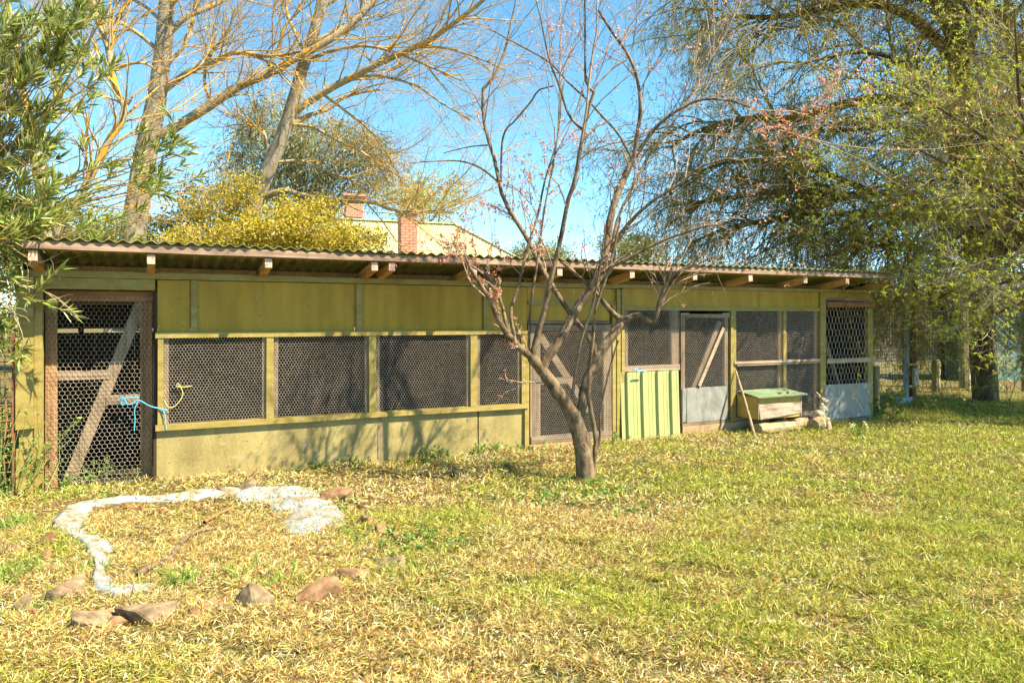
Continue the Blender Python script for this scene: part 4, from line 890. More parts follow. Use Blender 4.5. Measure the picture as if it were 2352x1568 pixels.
# --- plum tree in the lawn
PL = [([(1345, 1125), (1345, 1095), (1341, 1040), (1331, 990), (1315, 945)], 50, 44, 0.0),
      ([(1318, 955), (1300, 925), (1275, 890), (1247, 852), (1220, 820)], 38, 26, -0.15),
      ([(1325, 965), (1340, 924), (1340, 903), (1352, 865), (1369, 836), (1386, 798), (1407, 769), (1428, 739), (1440, 733)], 26, 24, 0.25),
      ([(1245, 850), (1247, 832), (1277, 794), (1319, 718), (1361, 655), (1386, 609), (1403, 496), (1428, 421), (1456, 363)], 27, 16, 0.35),
      ([(1456, 363), (1465, 300), (1471, 253), (1465, 187), (1444, 129), (1401, 66), (1374, 23)], 12, 6, -0.3),
      ([(1456, 363), (1472, 340), (1506, 292), (1550, 257), (1600, 231), (1655, 227), (1705, 239), (1747, 260), (1781, 294), (1823, 323)], 11, 3, -0.5),
      ([(1355, 665), (1374, 645), (1411, 609), (1409, 565), (1460, 495), (1518, 448), (1565, 421), (1600, 388), (1646, 370), (1697, 365), (1722, 395)], 14, 4, -0.4),
      ([(1405, 580), (1417, 507), (1444, 448), (1487, 363), (1526, 312), (1585, 220), (1640, 120), (1680, 60)], 9, 3, 0.5),
      ([(1222, 818), (1235, 764), (1252, 706), (1268, 626), (1285, 563), (1292, 527), (1307, 449), (1321, 413), (1331, 351), (1341, 300), (1354, 242), (1364, 211)], 16, 8, -0.3),
      ([(1364, 211), (1346, 187), (1344, 100), (1343, 0), (1340, -60)], 7, 3, -0.1), ([(1364, 211), (1370, 195), (1409, 156), (1440, 137)], 6, 4, 0.15),
      ([(1341, 300), (1307, 265), (1284, 195), (1265, 148), (1253, 98), (1241, 39), (1231, 0)], 7, 3, -0.3),
      ([(1452, 366), (1421, 308), (1385, 269), (1354, 234), (1303, 187), (1268, 148), (1233, 125), (1175, 94), (1124, 66)], 7, 3, -0.4),
      ([(1214, 808), (1218, 706), (1231, 622), (1243, 533), (1252, 470), (1268, 390), (1284, 289), (1292, 195)], 8, 3, 0.2),
      ([(1222, 820), (1193, 798), (1168, 769), (1155, 752), (1138, 718), (1126, 689), (1100, 647), (1079, 613), (1067, 584)], 20, 6, -0.3),
      ([(1168, 769), (1160, 730), (1150, 690), (1130, 647), (1083, 609), (1050, 590)], 10, 4, 0.3),
      ([(1184, 785), (1176, 739), (1172, 714), (1193, 651), (1210, 571), (1235, 496), (1250, 420), (1275, 340)], 10, 4, 0.25),
      ([(1373, 826), (1373, 806), (1344, 764), (1306, 714), (1273, 664), (1243, 613), (1210, 546), (1168, 479), (1151, 441), (1144, 406), (1132, 351), (1116, 304), (1109, 250), (1110, 203)], 15, 8, 0.5),
      ([(1110, 203), (1136, 172), (1159, 117), (1175, 47), (1185, 0), (1190, -50)], 8, 3, 0.2),
      ([(1151, 420), (1153, 331), (1163, 296), (1179, 281), (1222, 230), (1237, 207), (1272, 197)], 6, 4, -0.2),
      ([(1144, 417), (1105, 386), (1058, 370), (999, 370), (941, 374)], 6, 2, -0.3), ([(1120, 333), (1077, 337), (1019, 351)], 4, 2, 0.2),
      ([(1436, 735), (1411, 722), (1386, 693), (1348, 651), (1289, 601)], 16, 6, -0.3),
      ([(1440, 733), (1466, 722), (1499, 739), (1508, 722), (1516, 689), (1529, 655), (1541, 634), (1571, 617), (1600, 605)], 17, 6, -0.2),
      ([(1499, 739), (1523, 690), (1545, 650), (1570, 620)], 6, 3, 0.1),
      ([(1362, 1085), (1365, 1050), (1369, 1008), (1361, 962), (1352, 907), (1354, 840), (1361, 790), (1369, 706), (1399, 617), (1425, 500)], 14, 5, -0.25),
      ([(1365, 1046), (1378, 1004), (1378, 953), (1390, 890), (1407, 823), (1420, 781)], 8, 4, -0.1),
      ([(1315, 905), (1331, 794), (1357, 714), (1365, 680), (1380, 600), (1390, 520)], 9, 4, -0.35),
      ([(1403, 612), (1445, 592), (1508, 559), (1550, 542), (1600, 525), (1646, 517), (1700, 530)], 8, 2.5, -0.5)]
pb_ = gp(1345, 1103); pd = dep(pb_[0], pb_[1])
P, R = traced(PL, pd, 3, 18)
plum = thing('plum_tree', 'leaning multi stemmed plum tree with red young leaves and pale pink blossom', 'tree', pb_)
rng = np.random.default_rng(21)
R *= 0.9; R[0, :3] *= np.array([1.45, 1.2, 1.06])
V, Fq = tubes(P, R, 10); V = rough(V, P, R, 10, 0.05, 4)
obj('trunk', V, Fq, BARKP, plum, smooth=True)
sel = [i for i in range(1, len(P)) if i not in (2, 25, 26)]
UP = spawn(rng, P[[4, 7, 8, 9, 11, 12, 13, 16, 18, 5]], R[[4, 7, 8, 9, 11, 12, 13, 16, 18, 5]], 22, (1.0, 2.3), (0.15, 0.5), 10, 0.85, 0.016, 0.55, 0.10, (0.75, 1.0), 0.03, 0.0, 0.3)
T1 = spawn(rng, np.concatenate([crom_all(P[sel]), UP[0]]), np.concatenate([rad_all(R[sel]), UP[1]]), 330, (0.25, 0.95), (0.35, 1.0), 8, 0.45, 0.009, 0.35, 0.16, (0.3, 1.0), 0.05, 0.0, 0.35)
T2 = spawn(rng, *T1, 950, (0.08, 0.42), (0.3, 1.0), 6, 0.6, 0.0045, 0.25, 0.2, (0.2, 1.0), 0.03, 0.0, 0.4)
T3 = spawn(rng, *T2, 1000, (0.05, 0.18), (0.3, 1.0), 4, 0.7, 0.003, 0.2, 0.2, (0.2, 1.0))
T1b = spawn(rng, P[[5, 6, 7, 28, 23]], R[[5, 6, 7, 28, 23]], 64, (0.4, 1.1), (0.4, 0.9), 8, 0.45, 0.007, 0.1, 0.17, (0.2, 1.0), -0.02, -0.10, 0.35)
T2b = spawn(rng, *T1b, 240, (0.1, 0.5), (0.3, 1.0), 6, 0.6, 0.004, 0.0, 0.22, (0.1, 1.0), -0.03, 0.05)
V, Fq, _ = merge([tubes(*UP, 5), tubes(*T1, 4), tubes(*T2, 3), tubes(*T3, 3), tubes(*T1b, 4), tubes(*T2b, 3)])
tag(obj('twigs', V, Fq, TWIGP, plum), kind='stuff')
def uv_of(p):
    d = p[:, 0]*FW[0]+p[:, 1]*FW[1]; s = p[:, 0]*RT[0]+p[:, 1]*RT[1]
    return CX+F*s/d, HV-F*(p[:, 2]-CZ)/d
def sites(rng, TP, n, tr=(0.2, 1.0)):
    Pn = TP[0]; N, S, _ = Pn.shape; i = rng.integers(0, N, n); t = rng.uniform(tr[0], tr[1], n)*(S-1); j = np.minimum(t.astype(int), S-2); f = (t-j)[:, None]
    return Pn[i, j]*(1-f)+Pn[i, j+1]*f, norm(Pn[i, j+1]-Pn[i, j])
allt = [T1, T2, T3, T2b]
C = []; D = []
for T_, m in zip(allt, (5200, 12000, 8500, 3600)):
    c, d = sites(rng, T_, m); C.append(c); D.append(d)
C = np.concatenate(C); D = np.concatenate(D)
# where the crown bears leaf and blossom: thick low on the house side, thin elsewhere
base = P[0, -1]; rel = C-base; side = rel@RT
dens = 0.05+1.0*np.exp(-(((side+0.95)/0.42)**2+((C[:, 2]-2.0)/0.5)**2))+0.28*np.exp(-((side+0.45)/0.6)**2-((C[:, 2]-2.5)/0.9)**2)+0.7*np.exp(-((side-1.95)/0.25)**2-((C[:, 2]-3.6)/0.32)**2)
ok = rng.random(len(C)) < dens; C = C[ok]; D = D[ok]; n = len(C)
leafc = pal(rng, n*3, [(0.52, 0.18, 0.07), (0.60, 0.27, 0.09), (0.42, 0.11, 0.07), (0.62, 0.36, 0.14)], [4, 4, 3, 2], 0.2)
V, F3, cc = leaves(rng, np.repeat(C, 3, 0)+rng.normal(size=(n*3, 3))*0.006, np.repeat(D, 3, 0)*0.5+rng.normal(size=(n*3, 3))*0.7, rng.uniform(0.016, 0.042, n*3), rng.uniform(0.007, 0.014, n*3), leafc, 0.15)
tag(obj('young_leaves', V, F3, LEAF, plum, cc), 'coppery red young leaves', kind='stuff')
okb = rng.random(n) < 0.5; CB = np.repeat(C[okb], 5, 0); m = len(CB)
ctr = np.repeat(C[okb]+rng.normal(size=(okb.sum(), 3))*0.012, 5, 0); pd_ = norm(rng.normal(size=(m, 3)))
V, F3, cc = leaves(rng, ctr, pd_, rng.uniform(0.010, 0.016, m), 0.012, pal(rng, m, [(0.80, 0.58, 0.56), (0.85, 0.70, 0.66), (0.74, 0.42, 0.44)], [3, 3, 1], 0.06), 0.1)
tag(obj('blossom', V, F3, LEAF, plum, cc), 'pale pink blossom', kind='stuff')

# --- two bare ash trees and a lichened one behind the aviary
def bare_tree(name, label, lst, d0, seed, rootp, n1, n2, n3, barkm=BARKA, S=16, upb=0.25):
    P, R = traced(lst, d0, seed, S); rng = np.random.default_rng(seed+50)
    t = thing(name, label, 'tree', rootp, 'bare trees behind the aviary')
    V, Fq = tubes(P[:1], R[:1], 14); V = rough(V, P[:1], R[:1], 14, 0.035, seed); obj('trunk', V, Fq, barkm, t, smooth=True)
    V, Fq = tubes(P[1:], R[1:], 8); V = rough(V, P[1:], R[1:], 8, 0.05, seed+1); obj('limbs', V, Fq, LICH, t, smooth=True)
    B1 = spawn(rng, P[1:], R[1:], n1, (0.7, 2.2), (0.3, 0.9), 10, 0.5, 0.015, upb, 0.15, (0.2, 1.0), -0.02, 0.07, 0.3)
    B2 = spawn(rng, *B1, n2, (0.3, 1.1), (0.4, 1.0), 8, 0.55, 0.007, 0.0, 0.2, (0.2, 1.0), -0.06, 0.22, 0.4)
    B3 = spawn(rng, *B2, n3, (0.12, 0.45), (0.4, 1.0), 6, 0.7, 0.0042, 0.05, 0.14, (0.2, 1.0), 0.0, 0.25, 0.5)
    V, Fq, _ = merge([tubes(*B1, 5), tubes(*B2, 4)]); tag(obj('branches', V, Fq, LTWIG, t, smooth=True), 'orange lichen covered branches', kind='stuff')
    V, Fq = tubes(*B3, 3); tag(obj('twigs', V, Fq, GTWIG, t), kind='stuff')
    return t, P, R
A1 = [([(296, 760), (300, 640), (304, 542), (313, 480), (331, 370), (355, 253), (368, 175), (376, 97), (381, 31), (388, -80), (392, -200)], 66, 24, 0.0),
      ([(366, 312), (421, 281), (487, 238), (546, 199), (624, 164), (702, 121), (753, 94), (800, 60), (850, 12), (890, -40)], 24, 15, 0.7),
      ([(376, 208), (429, 168), (484, 144), (538, 121), (624, 129), (690, 118)], 16, 6, -0.6),
      ([(388, 75), (429, 39), (491, 12), (560, -30)], 15, 9, 0.5), ([(366, 118), (324, 82), (269, 47), (226, 23), (190, -20)], 11, 6, -0.4),
      ([(380, 60), (340, 20), (290, -10)], 10, 6, 0.3), ([(378, 150), (420, 110), (440, 60), (450, -20)], 9, 6, 0.5), ([(384, 20), (430, -40), (480, -110)], 14, 8, -0.4),
      ([(610, 168), (640, 110), (655, 60), (690, 20), (720, -30)], 9, 5, 0.2), ([(487, 238), (470, 190), (480, 130), (520, 80), (540, 20)], 8, 4, -0.3)]
t1 = at(296, HV, 12.0)*[1, 1, 0]
bare_tree('ash_tree', 'tall bare ash tree with straight grey trunk and orange lichen on its limbs', A1, 12.0, 31, t1, 90, 620, 2200)
A2 = [([(535, 730), (548, 600), (577, 490), (600, 430), (624, 370), (663, 273), (694, 156), (721, 78), (737, 12), (752, -60), (765, -140)], 44, 18, 0.0),
      ([(676, 256), (754, 206), (808, 177), (880, 141), (952, 108), (984, 94), (1060, 40), (1110, 0), (1150, -40)], 18, 9, -0.8),
      ([(672, 284), (714, 263), (750, 252), (783, 227), (826, 213), (880, 205)], 13, 4, 0.6), ([(668, 285), (718, 292), (765, 317), (826, 346), (880, 382), (934, 414)], 9, 4, -0.5),
      ([(632, 373), (693, 369), (736, 389), (790, 407), (826, 425)], 8, 4, 0.4), ([(600, 454), (653, 436), (700, 450), (790, 461), (862, 465), (909, 483), (1042, 486)], 15, 5, -0.9),
      ([(628, 365), (617, 353), (606, 303), (578, 288), (549, 299), (531, 339), (520, 382)], 8, 4, -0.3), ([(700, 140), (760, 118), (830, 105), (900, 118), (980, 150), (1060, 185)], 9, 4, -0.6),
      ([(712, 100), (770, 70), (830, 30), (870, -20)], 11, 7, 0.5), ([(704, 130), (680, 80), (660, 30), (650, -40)], 9, 6, 0.3), ([(736, 20), (800, -20), (880, -60)], 10, 6, 0.4),
      ([(808, 177), (870, 175), (950, 195), (1020, 240), (1080, 275)], 7, 3, -0.3), ([(952, 108), (1020, 110), (1090, 130), (1160, 160)], 7, 3, -0.3), ([(740, 215), (800, 260), (850, 300), (900, 370), (930, 430)], 7, 3, 0.4)]
t2 = at(535, HV, 12.6)*[1, 1, 0]
bare_tree('ash_tree', 'slender leaning bare ash tree with long lichened limbs rising from the yellow shrub', A2, 12.6, 32, t2, 150, 1200, 4200)
A3 = [([(150, 740), (120, 560), (95, 420), (70, 300), (45, 190), (25, 80), (12, 0), (0, -80)], 36, 20, 0.0),
      ([(120, 560), (200, 420), (262, 300), (290, 262), (262, 190), (249, 109), (234, 70), (211, 0), (200, -60)], 18, 12, 0.4),
      ([(258, 160), (308, 145), (343, 150), (368, 170)], 8, 4, -0.2), ([(240, 80), (268, 40), (300, 0), (320, -30)], 9, 6, 0.2),
      ([(80, 340), (120, 250), (140, 150), (165, 60)], 9, 5, -0.3), ([(100, 450), (180, 395), (260, 370), (330, 365)], 9, 4, -0.4), ([(90, 430), (150, 470), (230, 455), (300, 440)], 8, 4, -0.5)]
t3 = at(150, HV, 9.4)*[1, 1, 0]
bare_tree('lichened_tree', 'bare tree thick with orange lichen behind the oleander', A3, 9.4, 33, t3, 90, 600, 1600, LICH)

# --- foliage clouds on real stems
def cloud_tree(name, label, base, centres, nclump, leaf, cols, wts, mat, seed, trunkm, spread, per, drop=0.0, r0=0.12, group=None, stems=None, shell=0.6, cat='tree', up=0.0, twm=None, jit=0.2):
    """centres: list of (centre, radii). Stems go from base to clump points, each clump carries leaves."""
    rng = np.random.default_rng(seed); t = thing(name, label, cat, base, group)
    K = []; 
    vol = np.array([np.prod(r) for _, r in centres]); ci = rng.choice(len(centres), nclump, p=vol/vol.sum())
    d = norm(rng.normal(size=(nclump, 3)))*rng.uniform(shell, 1.0, (nclump, 1))**0.7
    cen = np.array([c for c, _ in centres])[ci]; rad = np.array([r for _, r in centres])[ci]
    K = cen+d*rad
    K = K[K[:, 2] > 0.15]; nclump = len(K)
    base = np.asarray(base, float)
    # trunk up to the middle, then limbs to a third of the clumps, twigs to all
    mid = np.array([c for c, _ in centres]).mean(0)
    top = base*0.25+mid*0.75; top[2] = base[2]+(mid[2]-base[2])*0.8
    Pt = crom(np.array([base, base*0.5+top*0.5+rng.normal(size=3)*0.08, top]), 10)[None]; Rt = np.linspace(r0, r0*0.55, 10)[None]
    obj('trunk', *tubes(Pt, Rt, 9), trunkm, t, smooth=True)
    nl = max(6, nclump//14); li = rng.choice(nclump, nl, replace=False); PP = []
    for i in li:
        s = Pt[0, rng.integers(4, 10)]; e = K[i]; m = (s+e)/2+np.array([0, 0, 0.15*np.linalg.norm(e-s)])+rng.normal(size=3)*0.05
        PP.append(crom(np.array([s, m, e]), 8))
    PL_ = np.array(PP); RL = np.linspace(r0*0.3, r0*0.07, 8)[None].repeat(nl, 0)
    allp = PL_.reshape(-1, 3); TW = []
    for i in range(nclump):
        j = np.argmin(((allp-K[i])**2).sum(1)); s = allp[j]; TW.append(crom(np.array([s, (s+K[i])/2+rng.normal(size=3)*0.06*spread, K[i]]), 5))
    TW = np.array(TW)
    V, Fq, _ = merge([tubes(PL_, RL, 6), tubes(TW, np.linspace(r0*0.09, r0*0.03, 5)[None].repeat(nclump, 0), 3)])
    tag(obj('branches', V, Fq, twm or trunkm, t), kind='stuff')
    n = nclump*per; C = np.repeat(K, per, 0); o = rng.normal(size=(n, 3)); o = norm(o)*rng.random((n, 1))**0.5*spread; o[:, 2] *= 0.8
    tone = np.repeat(1+jit*rng.normal(size=(nclump, 1)), per, 0)
    dirs = norm(o)*0.6+rng.normal(size=(n, 3))*0.6+np.array([0, 0, up-drop])
    if drop: o[:, 2] -= np.abs(rng.normal(size=n))*spread*0.6*drop
    cc = np.clip(pal(rng, n, cols, wts, 0.15)*tone, 0.004, 0.9)
    V, F3, cl = leaves(rng, C+o, dirs, rng.uniform(leaf[0], leaf[1], n), rng.uniform(leaf[2], leaf[3], n), cc, 0.12)
    tag(obj('crown', V, F3, mat, t, cl), kind='stuff'); return t
def E(u, v, d, ru, rv, rd): return (at(u, v, d), np.array([ru*d/F, rd, rv*d/F]))
# grey green gum far behind
cloud_tree('gum_tree', 'grey green gum tree with drooping foliage far beyond the house', at(690, HV, 34)*[1, 1, 0],
           [E(640, 290, 34, 110, 80, 2.0), E(760, 330, 34, 130, 75, 2.0), E(560, 380, 34, 80, 60, 1.6), E(860, 370, 34, 70, 70, 1.6), E(700, 420, 34, 150, 50, 2.0)],
           620, (0.14, 0.30, 0.035, 0.06), [(0.17, 0.20, 0.075), (0.25, 0.26, 0.11), (0.33, 0.30, 0.14), (0.34, 0.22, 0.12)], [4, 4, 2, 1], LEAF, 41, BARKA, 0.75, 40, 1.2, 0.30, None, shell=0.35)
# yellow variegated shrub over the roof
def vol(u, v, d, ru, rv, rd): return E(u, v, d, ru, rv, rd)
cloud_tree('yellow_shrub', 'bright yellow leaved shrub rising behind the aviary roof', at(640, HV, 11.9)*[1, 1, 0],
           [E(455, 560, 11.5, 90, 34, 0.7), E(560, 545, 11.6, 90, 48, 0.8), E(650, 530, 11.7, 100, 52, 0.8), E(740, 540, 11.8, 100, 52, 0.8), E(830, 556, 11.8, 60, 36, 0.7), E(500, 480, 12, 70, 48, 0.6), E(560, 430, 12, 50, 36, 0.5), E(700, 480, 11.8, 80, 40, 0.5)],
           520, (0.03, 0.065, 0.02, 0.035), [(0.56, 0.43, 0.035), (0.44, 0.34, 0.035), (0.66, 0.55, 0.15), (0.19, 0.19, 0.03), (0.30, 0.28, 0.045)], [4, 3, 2, 1.5, 1.5], LEAF, 42, BARKA, 0.19, 60, 0.0, 0.06, shell=0.3, cat='shrub', up=0.3, jit=0.1)
cloud_tree('hedge', 'green gold bush against the sky left of the yellow shrub', at(400, HV, 13)*[1, 1, 0],
           [E(420, 520, 13, 70, 50, 0.7), E(350, 530, 13, 60, 35, 0.6), E(450, 450, 13, 50, 40, 0.5), E(180, 520, 10.8, 120, 50, 0.6), E(-20, 680, 9.2, 90, 110, 0.5), E(20, 760, 9.2, 80, 60, 0.4)], 330, (0.04, 0.09, 0.02, 0.035), [(0.26, 0.27, 0.05), (0.42, 0.36, 0.06), (0.15, 0.18, 0.04)], [3, 2, 2], LEAF, 43, BARKA, 0.2, 30, 0, 0.05, shell=0.3, cat='bush')
cloud_tree('round_tree', 'pale lime green tree peeping over the house roof ridge', at(1000, HV, 38)*[1, 1, 0],
           [E(1000, 450, 38, 90, 50, 1.8), E(930, 465, 38, 70, 35, 1.5)], 150, (0.10, 0.22, 0.05, 0.09), [(0.46, 0.48, 0.09), (0.36, 0.42, 0.08), (0.48, 0.42, 0.18)], [3, 3, 1], LEAF, 44, BARKA, 0.8, 26, 0, 0.25, shell=0.4)
for i, (u, v, ru, rv, d, lab) in enumerate(((1240, 588, 60, 22, 40, 'low olive tree showing at the end of the house roof hip'), (1450, 568, 80, 30, 42, 'olive tree seen through the plum branches above the iron roof'), (250, 560, 110, 40, 30, 'dull green tree behind the bare trunks at the roof edge'), (60, 580, 110, 50, 22, 'shaded green tree behind the oleander'))):
    cloud_tree('far_tree', lab, at(u, HV, d)*[1, 1, 0], [E(u, v, d, ru, rv, 1.8), E(u+ru*0.5, v+25, d, ru*0.8, rv*0.8, 1.6)], 150, (0.12, 0.26, 0.05, 0.09), [(0.26, 0.27, 0.09), (0.34, 0.32, 0.12), (0.18, 0.20, 0.06)], [3, 2, 2], LEAF, 45+i, BARKA, 0.8, 34, 0, 0.25, shell=0.3, group='trees far behind the aviary')

for i, (u, v, ru, rv, d, lab) in enumerate(((2020, 690, 90, 80, 33, 'dense olive shrub filling the gap beyond the aviary end'), (2150, 700, 100, 80, 32, 'leafy shrub behind the dark mesh fence'), (2290, 690, 110, 90, 34, 'tall shrub behind the teal shed'), (2420, 690, 100, 90, 33, 'broad shrub beyond the lattice gate'), (1900, 700, 90, 60, 36, 'low shrub hidden behind the aviary end'))):
    cloud_tree('background_shrub', lab, at(u, HV, d)*[1, 1, 0], [E(u, v, d, ru, rv, 1.5), E(u-ru*0.4, v+40, d, ru*0.8, rv*0.7, 1.3)], 230, (0.12, 0.26, 0.05, 0.09), [(0.24, 0.25, 0.06), (0.34, 0.32, 0.09), (0.16, 0.18, 0.045), (0.40, 0.33, 0.14)], [3, 2, 2, 1], LEAF, 145+i, BARKA, 0.6, 34, 0, 0.12, shell=0.2, cat='shrub', group='shrubs beyond the right hand fence')

# --- oleander at the left edge
rng = np.random.default_rng(61)
ob = at(-190, HV, 6.9)*[1, 1, 0]
ole = thing('oleander', 'tall oleander with long narrow green leaves overhanging the aviary corner', 'shrub', ob)
ST = []
def olestem(u, v, d, arch=0.75):
    e = at(u, v, d); s = ob+rng.normal(size=3)*np.array([0.15, 0.12, 0]); m = s*0.62+e*0.38; m[2] = s[2]+(e[2]-s[2])*arch
    ST.append(crom(np.array([s, s*0.8+m*0.2+np.array([0, 0, (m[2]-s[2])*0.35])+rng.normal(size=3)*0.05, m, e]), 14))
for i in range(60): olestem(rng.uniform(-150, 245), rng.uniform(-80, 190), 6.6+rng.normal()*0.4, rng.uniform(0.6, 0.85))
for i in range(30): olestem(rng.uniform(-120, 120), rng.uniform(190, 420), 6.5+rng.normal()*0.35, rng.uniform(0.7, 0.95))
for i in range(24): olestem(rng.uniform(-60, 160), rng.uniform(420, 590), 6.4+rng.normal()*0.3, rng.uniform(0.8, 1.05))
for (u, v, d) in ((330, 300, 6.9), (350, 330, 6.9), (400, 350, 7.0), (440, 345, 7.0), (420, 380, 7.1), (455, 405, 7.0), (370, 430, 7.0), (330, 480, 6.9), (265, 500, 6.8), (320, 545, 6.9), (230, 430, 6.8), (200, 520, 6.6)): olestem(u, v, d, 0.8)
for (u, v, d) in ((60, 600, 6.3), (30, 640, 6.2), (65, 690, 6.3), (10, 740, 6.25), (60, 800, 6.4), (25, 590, 6.2), (-20, 680, 6.3), (-10, 800, 6.4), (30, 560, 6.2), (90, 560, 6.3)): olestem(u, v, d, 1.15)
ST = np.array(ST); SR = np.linspace(0.016, 0.004, 14)[None].repeat(len(ST), 0)
O1 = spawn(rng, ST, SR, 620, (0.15, 0.5), (0.3, 0.9), 6, 0.6, 0.006, 0.25, 0.14, (0.55, 1.0))
O2 = spawn(rng, ST[60:114], SR[60:114], 420, (0.25, 0.9), (0.4, 1.1), 8, 0.6, 0.005, 0.0, 0.2, (0.4, 1.0))
obj('stems', *tubes(ST, SR, 6), LICH, ole, smooth=True)
V, Fq, _ = merge([tubes(*O1, 4), tubes(*O2, 3)]); tag(obj('twigs', V, Fq, LTWIG, ole), kind='stuff')
tips = np.concatenate([ST[:, -1], O1[0][:, -1], O1[0][:, -3]]); td_ = norm(np.concatenate([ST[:, -1]-ST[:, -2], O1[0][:, -1]-O1[0][:, -2], O1[0][:, -3]-O1[0][:, -4]]))
uu, vv = uv_of(tips)
ok = ~((uu > -10) & (uu < 300) & (vv > 180) & (vv < 480) & (rng.random(len(tips)) < 0.45)); tips = tips[ok]; td_ = td_[ok]
per = 17; n = len(tips)*per; C = np.repeat(tips, per, 0)-np.repeat(td_, per, 0)*rng.uniform(0, 0.13, (n, 1))
D = np.repeat(td_, per, 0)*0.9+norm(rng.normal(size=(n, 3)))*0.75+np.array([0, 0, 0.15])
V, F3, cc = leaves(rng, C, D, rng.uniform(0.09, 0.17, n), rng.uniform(0.014, 0.025, n), pal(rng, n, [(0.19, 0.23, 0.04), (0.28, 0.32, 0.07), (0.40, 0.41, 0.13), (0.12, 0.15, 0.035)], [4, 4, 2.5, 2], 0.15), 0.2)
obj('leaves', V, F3, LEAFS, ole, cc)['kind'] = 'stuff'
# bare twig hanging before the door corner
for pts in ([(0, 575), (60, 560), (110, 548), (140, 600)], [(0, 650), (60, 660), (130, 675), (150, 700), (175, 725)], [(0, 720), (30, 760), (50, 805), (20, 840)], [(90, 605), (130, 590), (145, 575)]):
    pass
hang = [at(-40, 640, 6.3), at(40, 652, 6.3), at(110, 672, 6.35), at(140, 690, 6.35), at(180, 728, 6.4)]
h1 = crom(np.array(hang), 12)[None]; h2 = crom(np.array([at(-30, 560, 6.3), at(40, 600, 6.3), at(100, 600, 6.35), at(148, 575, 6.4)]), 12)[None]
h3 = crom(np.array([at(-30, 650, 6.2), at(20, 710, 6.2), at(52, 770, 6.25), at(45, 830, 6.3)]), 12)[None]
HP = np.concatenate([h1, h2, h3]); HR = np.linspace(0.007, 0.003, 12)[None].repeat(3, 0); H2 = spawn(rng, HP, HR, 26, (0.06, 0.25), (0.4, 1.0), 5, 0.7, 0.004, 0.0, 0.25)
V, Fq, _ = merge([tubes(HP, HR, 5), tubes(*H2, 3)]); tag(obj('bare_twigs', V, Fq, PTWIG, ole), 'bare pale twigs hanging over the door corner', kind='stuff')

# --- big weeping tree on the right
rng = np.random.default_rng(71)
bd = 14.0; bb = at(2245, HV, bd)*[1, 1, 0]
big = thing('weeping_tree', 'huge old tree with dark limbs and dense hanging olive twigs over the aviary end', 'tree', bb)
BL = [([(2264, 945), (2258, 800), (2258, 700), (2240, 588), (2222, 420), (2209, 252), (2192, 60), (2180, -100), (2170, -260)], 58, 34, 0.0),
      ([(2232, 470), (2205, 380), (2184, 336), (2150, 286), (2100, 244), (2041, 227), (1957, 235), (1894, 252), (1831, 273), (1705, 273), (1600, 302), (1540, 340)], 36, 8, 0.3),
      ([(2190, 345), (2130, 300), (2060, 292), (1990, 296), (1900, 300), (1830, 290)], 16, 6, -1.0),
      ([(2256, 650), (2300, 520), (2345, 380), (2350, 210), (2335, 105), (2293, 42), (2240, 0), (2180, -60)], 44, 24, -0.4),
      ([(2225, 420), (2160, 480), (2080, 440), (1960, 450), (1820, 440), (1700, 450), (1600, 470), (1530, 520)], 24, 6, 0.8), ([(2190, 500), (2060, 500), (1930, 490), (1800, 500), (1680, 520), (1580, 560)], 18, 5, 0.6), ([(2200, 480), (2080, 470), (1900, 400), (1750, 370), (1640, 380), (1560, 430)], 18, 5, 1.2),
      ([(2200, 150), (2120, 60), (2020, 10), (1900, 20), (1780, 40), (1660, 40), (1580, 90)], 26, 6, 0.5),
      ([(2196, 100), (2100, -60), (1960, -120), (1800, -110), (1680, -70), (1600, -20)], 26, 6, 0.2),
      ([(2250, 640), (2180, 600), (2080, 560), (1980, 570), (1880, 590)], 18, 5, -1.4), ([(2255, 600), (2320, 560), (2420, 560), (2520, 600)], 22, 8, -2.0),
      ([(2222, 400), (2300, 250), (2420, 180), (2560, 200), (2680, 320)], 30, 8, -2.5), ([(2210, 250), (2230, 100), (2300, -60), (2420, -120), (2560, -80)], 26, 8, -3.5),
      ([(2200, 150), (2160, 0), (2100, -140), (2000, -260), (1880, -280)], 24, 8, -1.5), ([(2222, 410), (2160, 300), (2090, 160), (2000, 120), (1900, 130), (1800, 160)], 20, 6, -2.2),
      ([(2240, 560), (2300, 470), (2330, 400), (2300, 330), (2220, 310), (2120, 330)], 16, 5, -3.0),
      ([(2240, 520), (2190, 470), (2120, 520), (2075, 610), (2060, 680)], 13, 4, -0.8), ([(2256, 650), (2300, 590), (2350, 620), (2380, 720)], 13, 4, -0.8), ([(2250, 610), (2190, 580), (2140, 640), (2120, 710)], 12, 4, 0.4),
      ([(2250, 620), (2450, 430), (2700, 300), (2950, 260), (3150, 330)], 34, 8, -4.0), ([(2250, 600), (2420, 350), (2640, 180), (2900, 140), (3200, 200)], 34, 8, -3.6),
      ([(2245, 560), (2460, 500), (2680, 420), (2860, 430), (3000, 520)], 28, 8, -3.0), ([(2225, 420), (2420, 220), (2700, 60), (3000, 40), (3300, 150)], 28, 8, -3.0)]
P, R = traced(BL, bd, 9, 20)
V, Fq = tubes(P, R, 10); V = rough(V, P, R, 10, 0.06, 5)
obj('trunk', V, Fq, BARKB, big, smooth=True)
B1 = spawn(rng, P[1:], R[1:], 700, (0.8, 2.4), (0.4, 1.2), 10, 0.5, 0.03, 0.05, 0.15, (0.12, 1.0), -0.02, -0.12, 0.3)
B2 = spawn(rng, *B1, 6400, (0.5, 1.5), (0.3, 1.1), 7, 0.6, 0.011, 0.0, 0.16, (0.1, 1.0), -0.06, -0.22, 0.35)
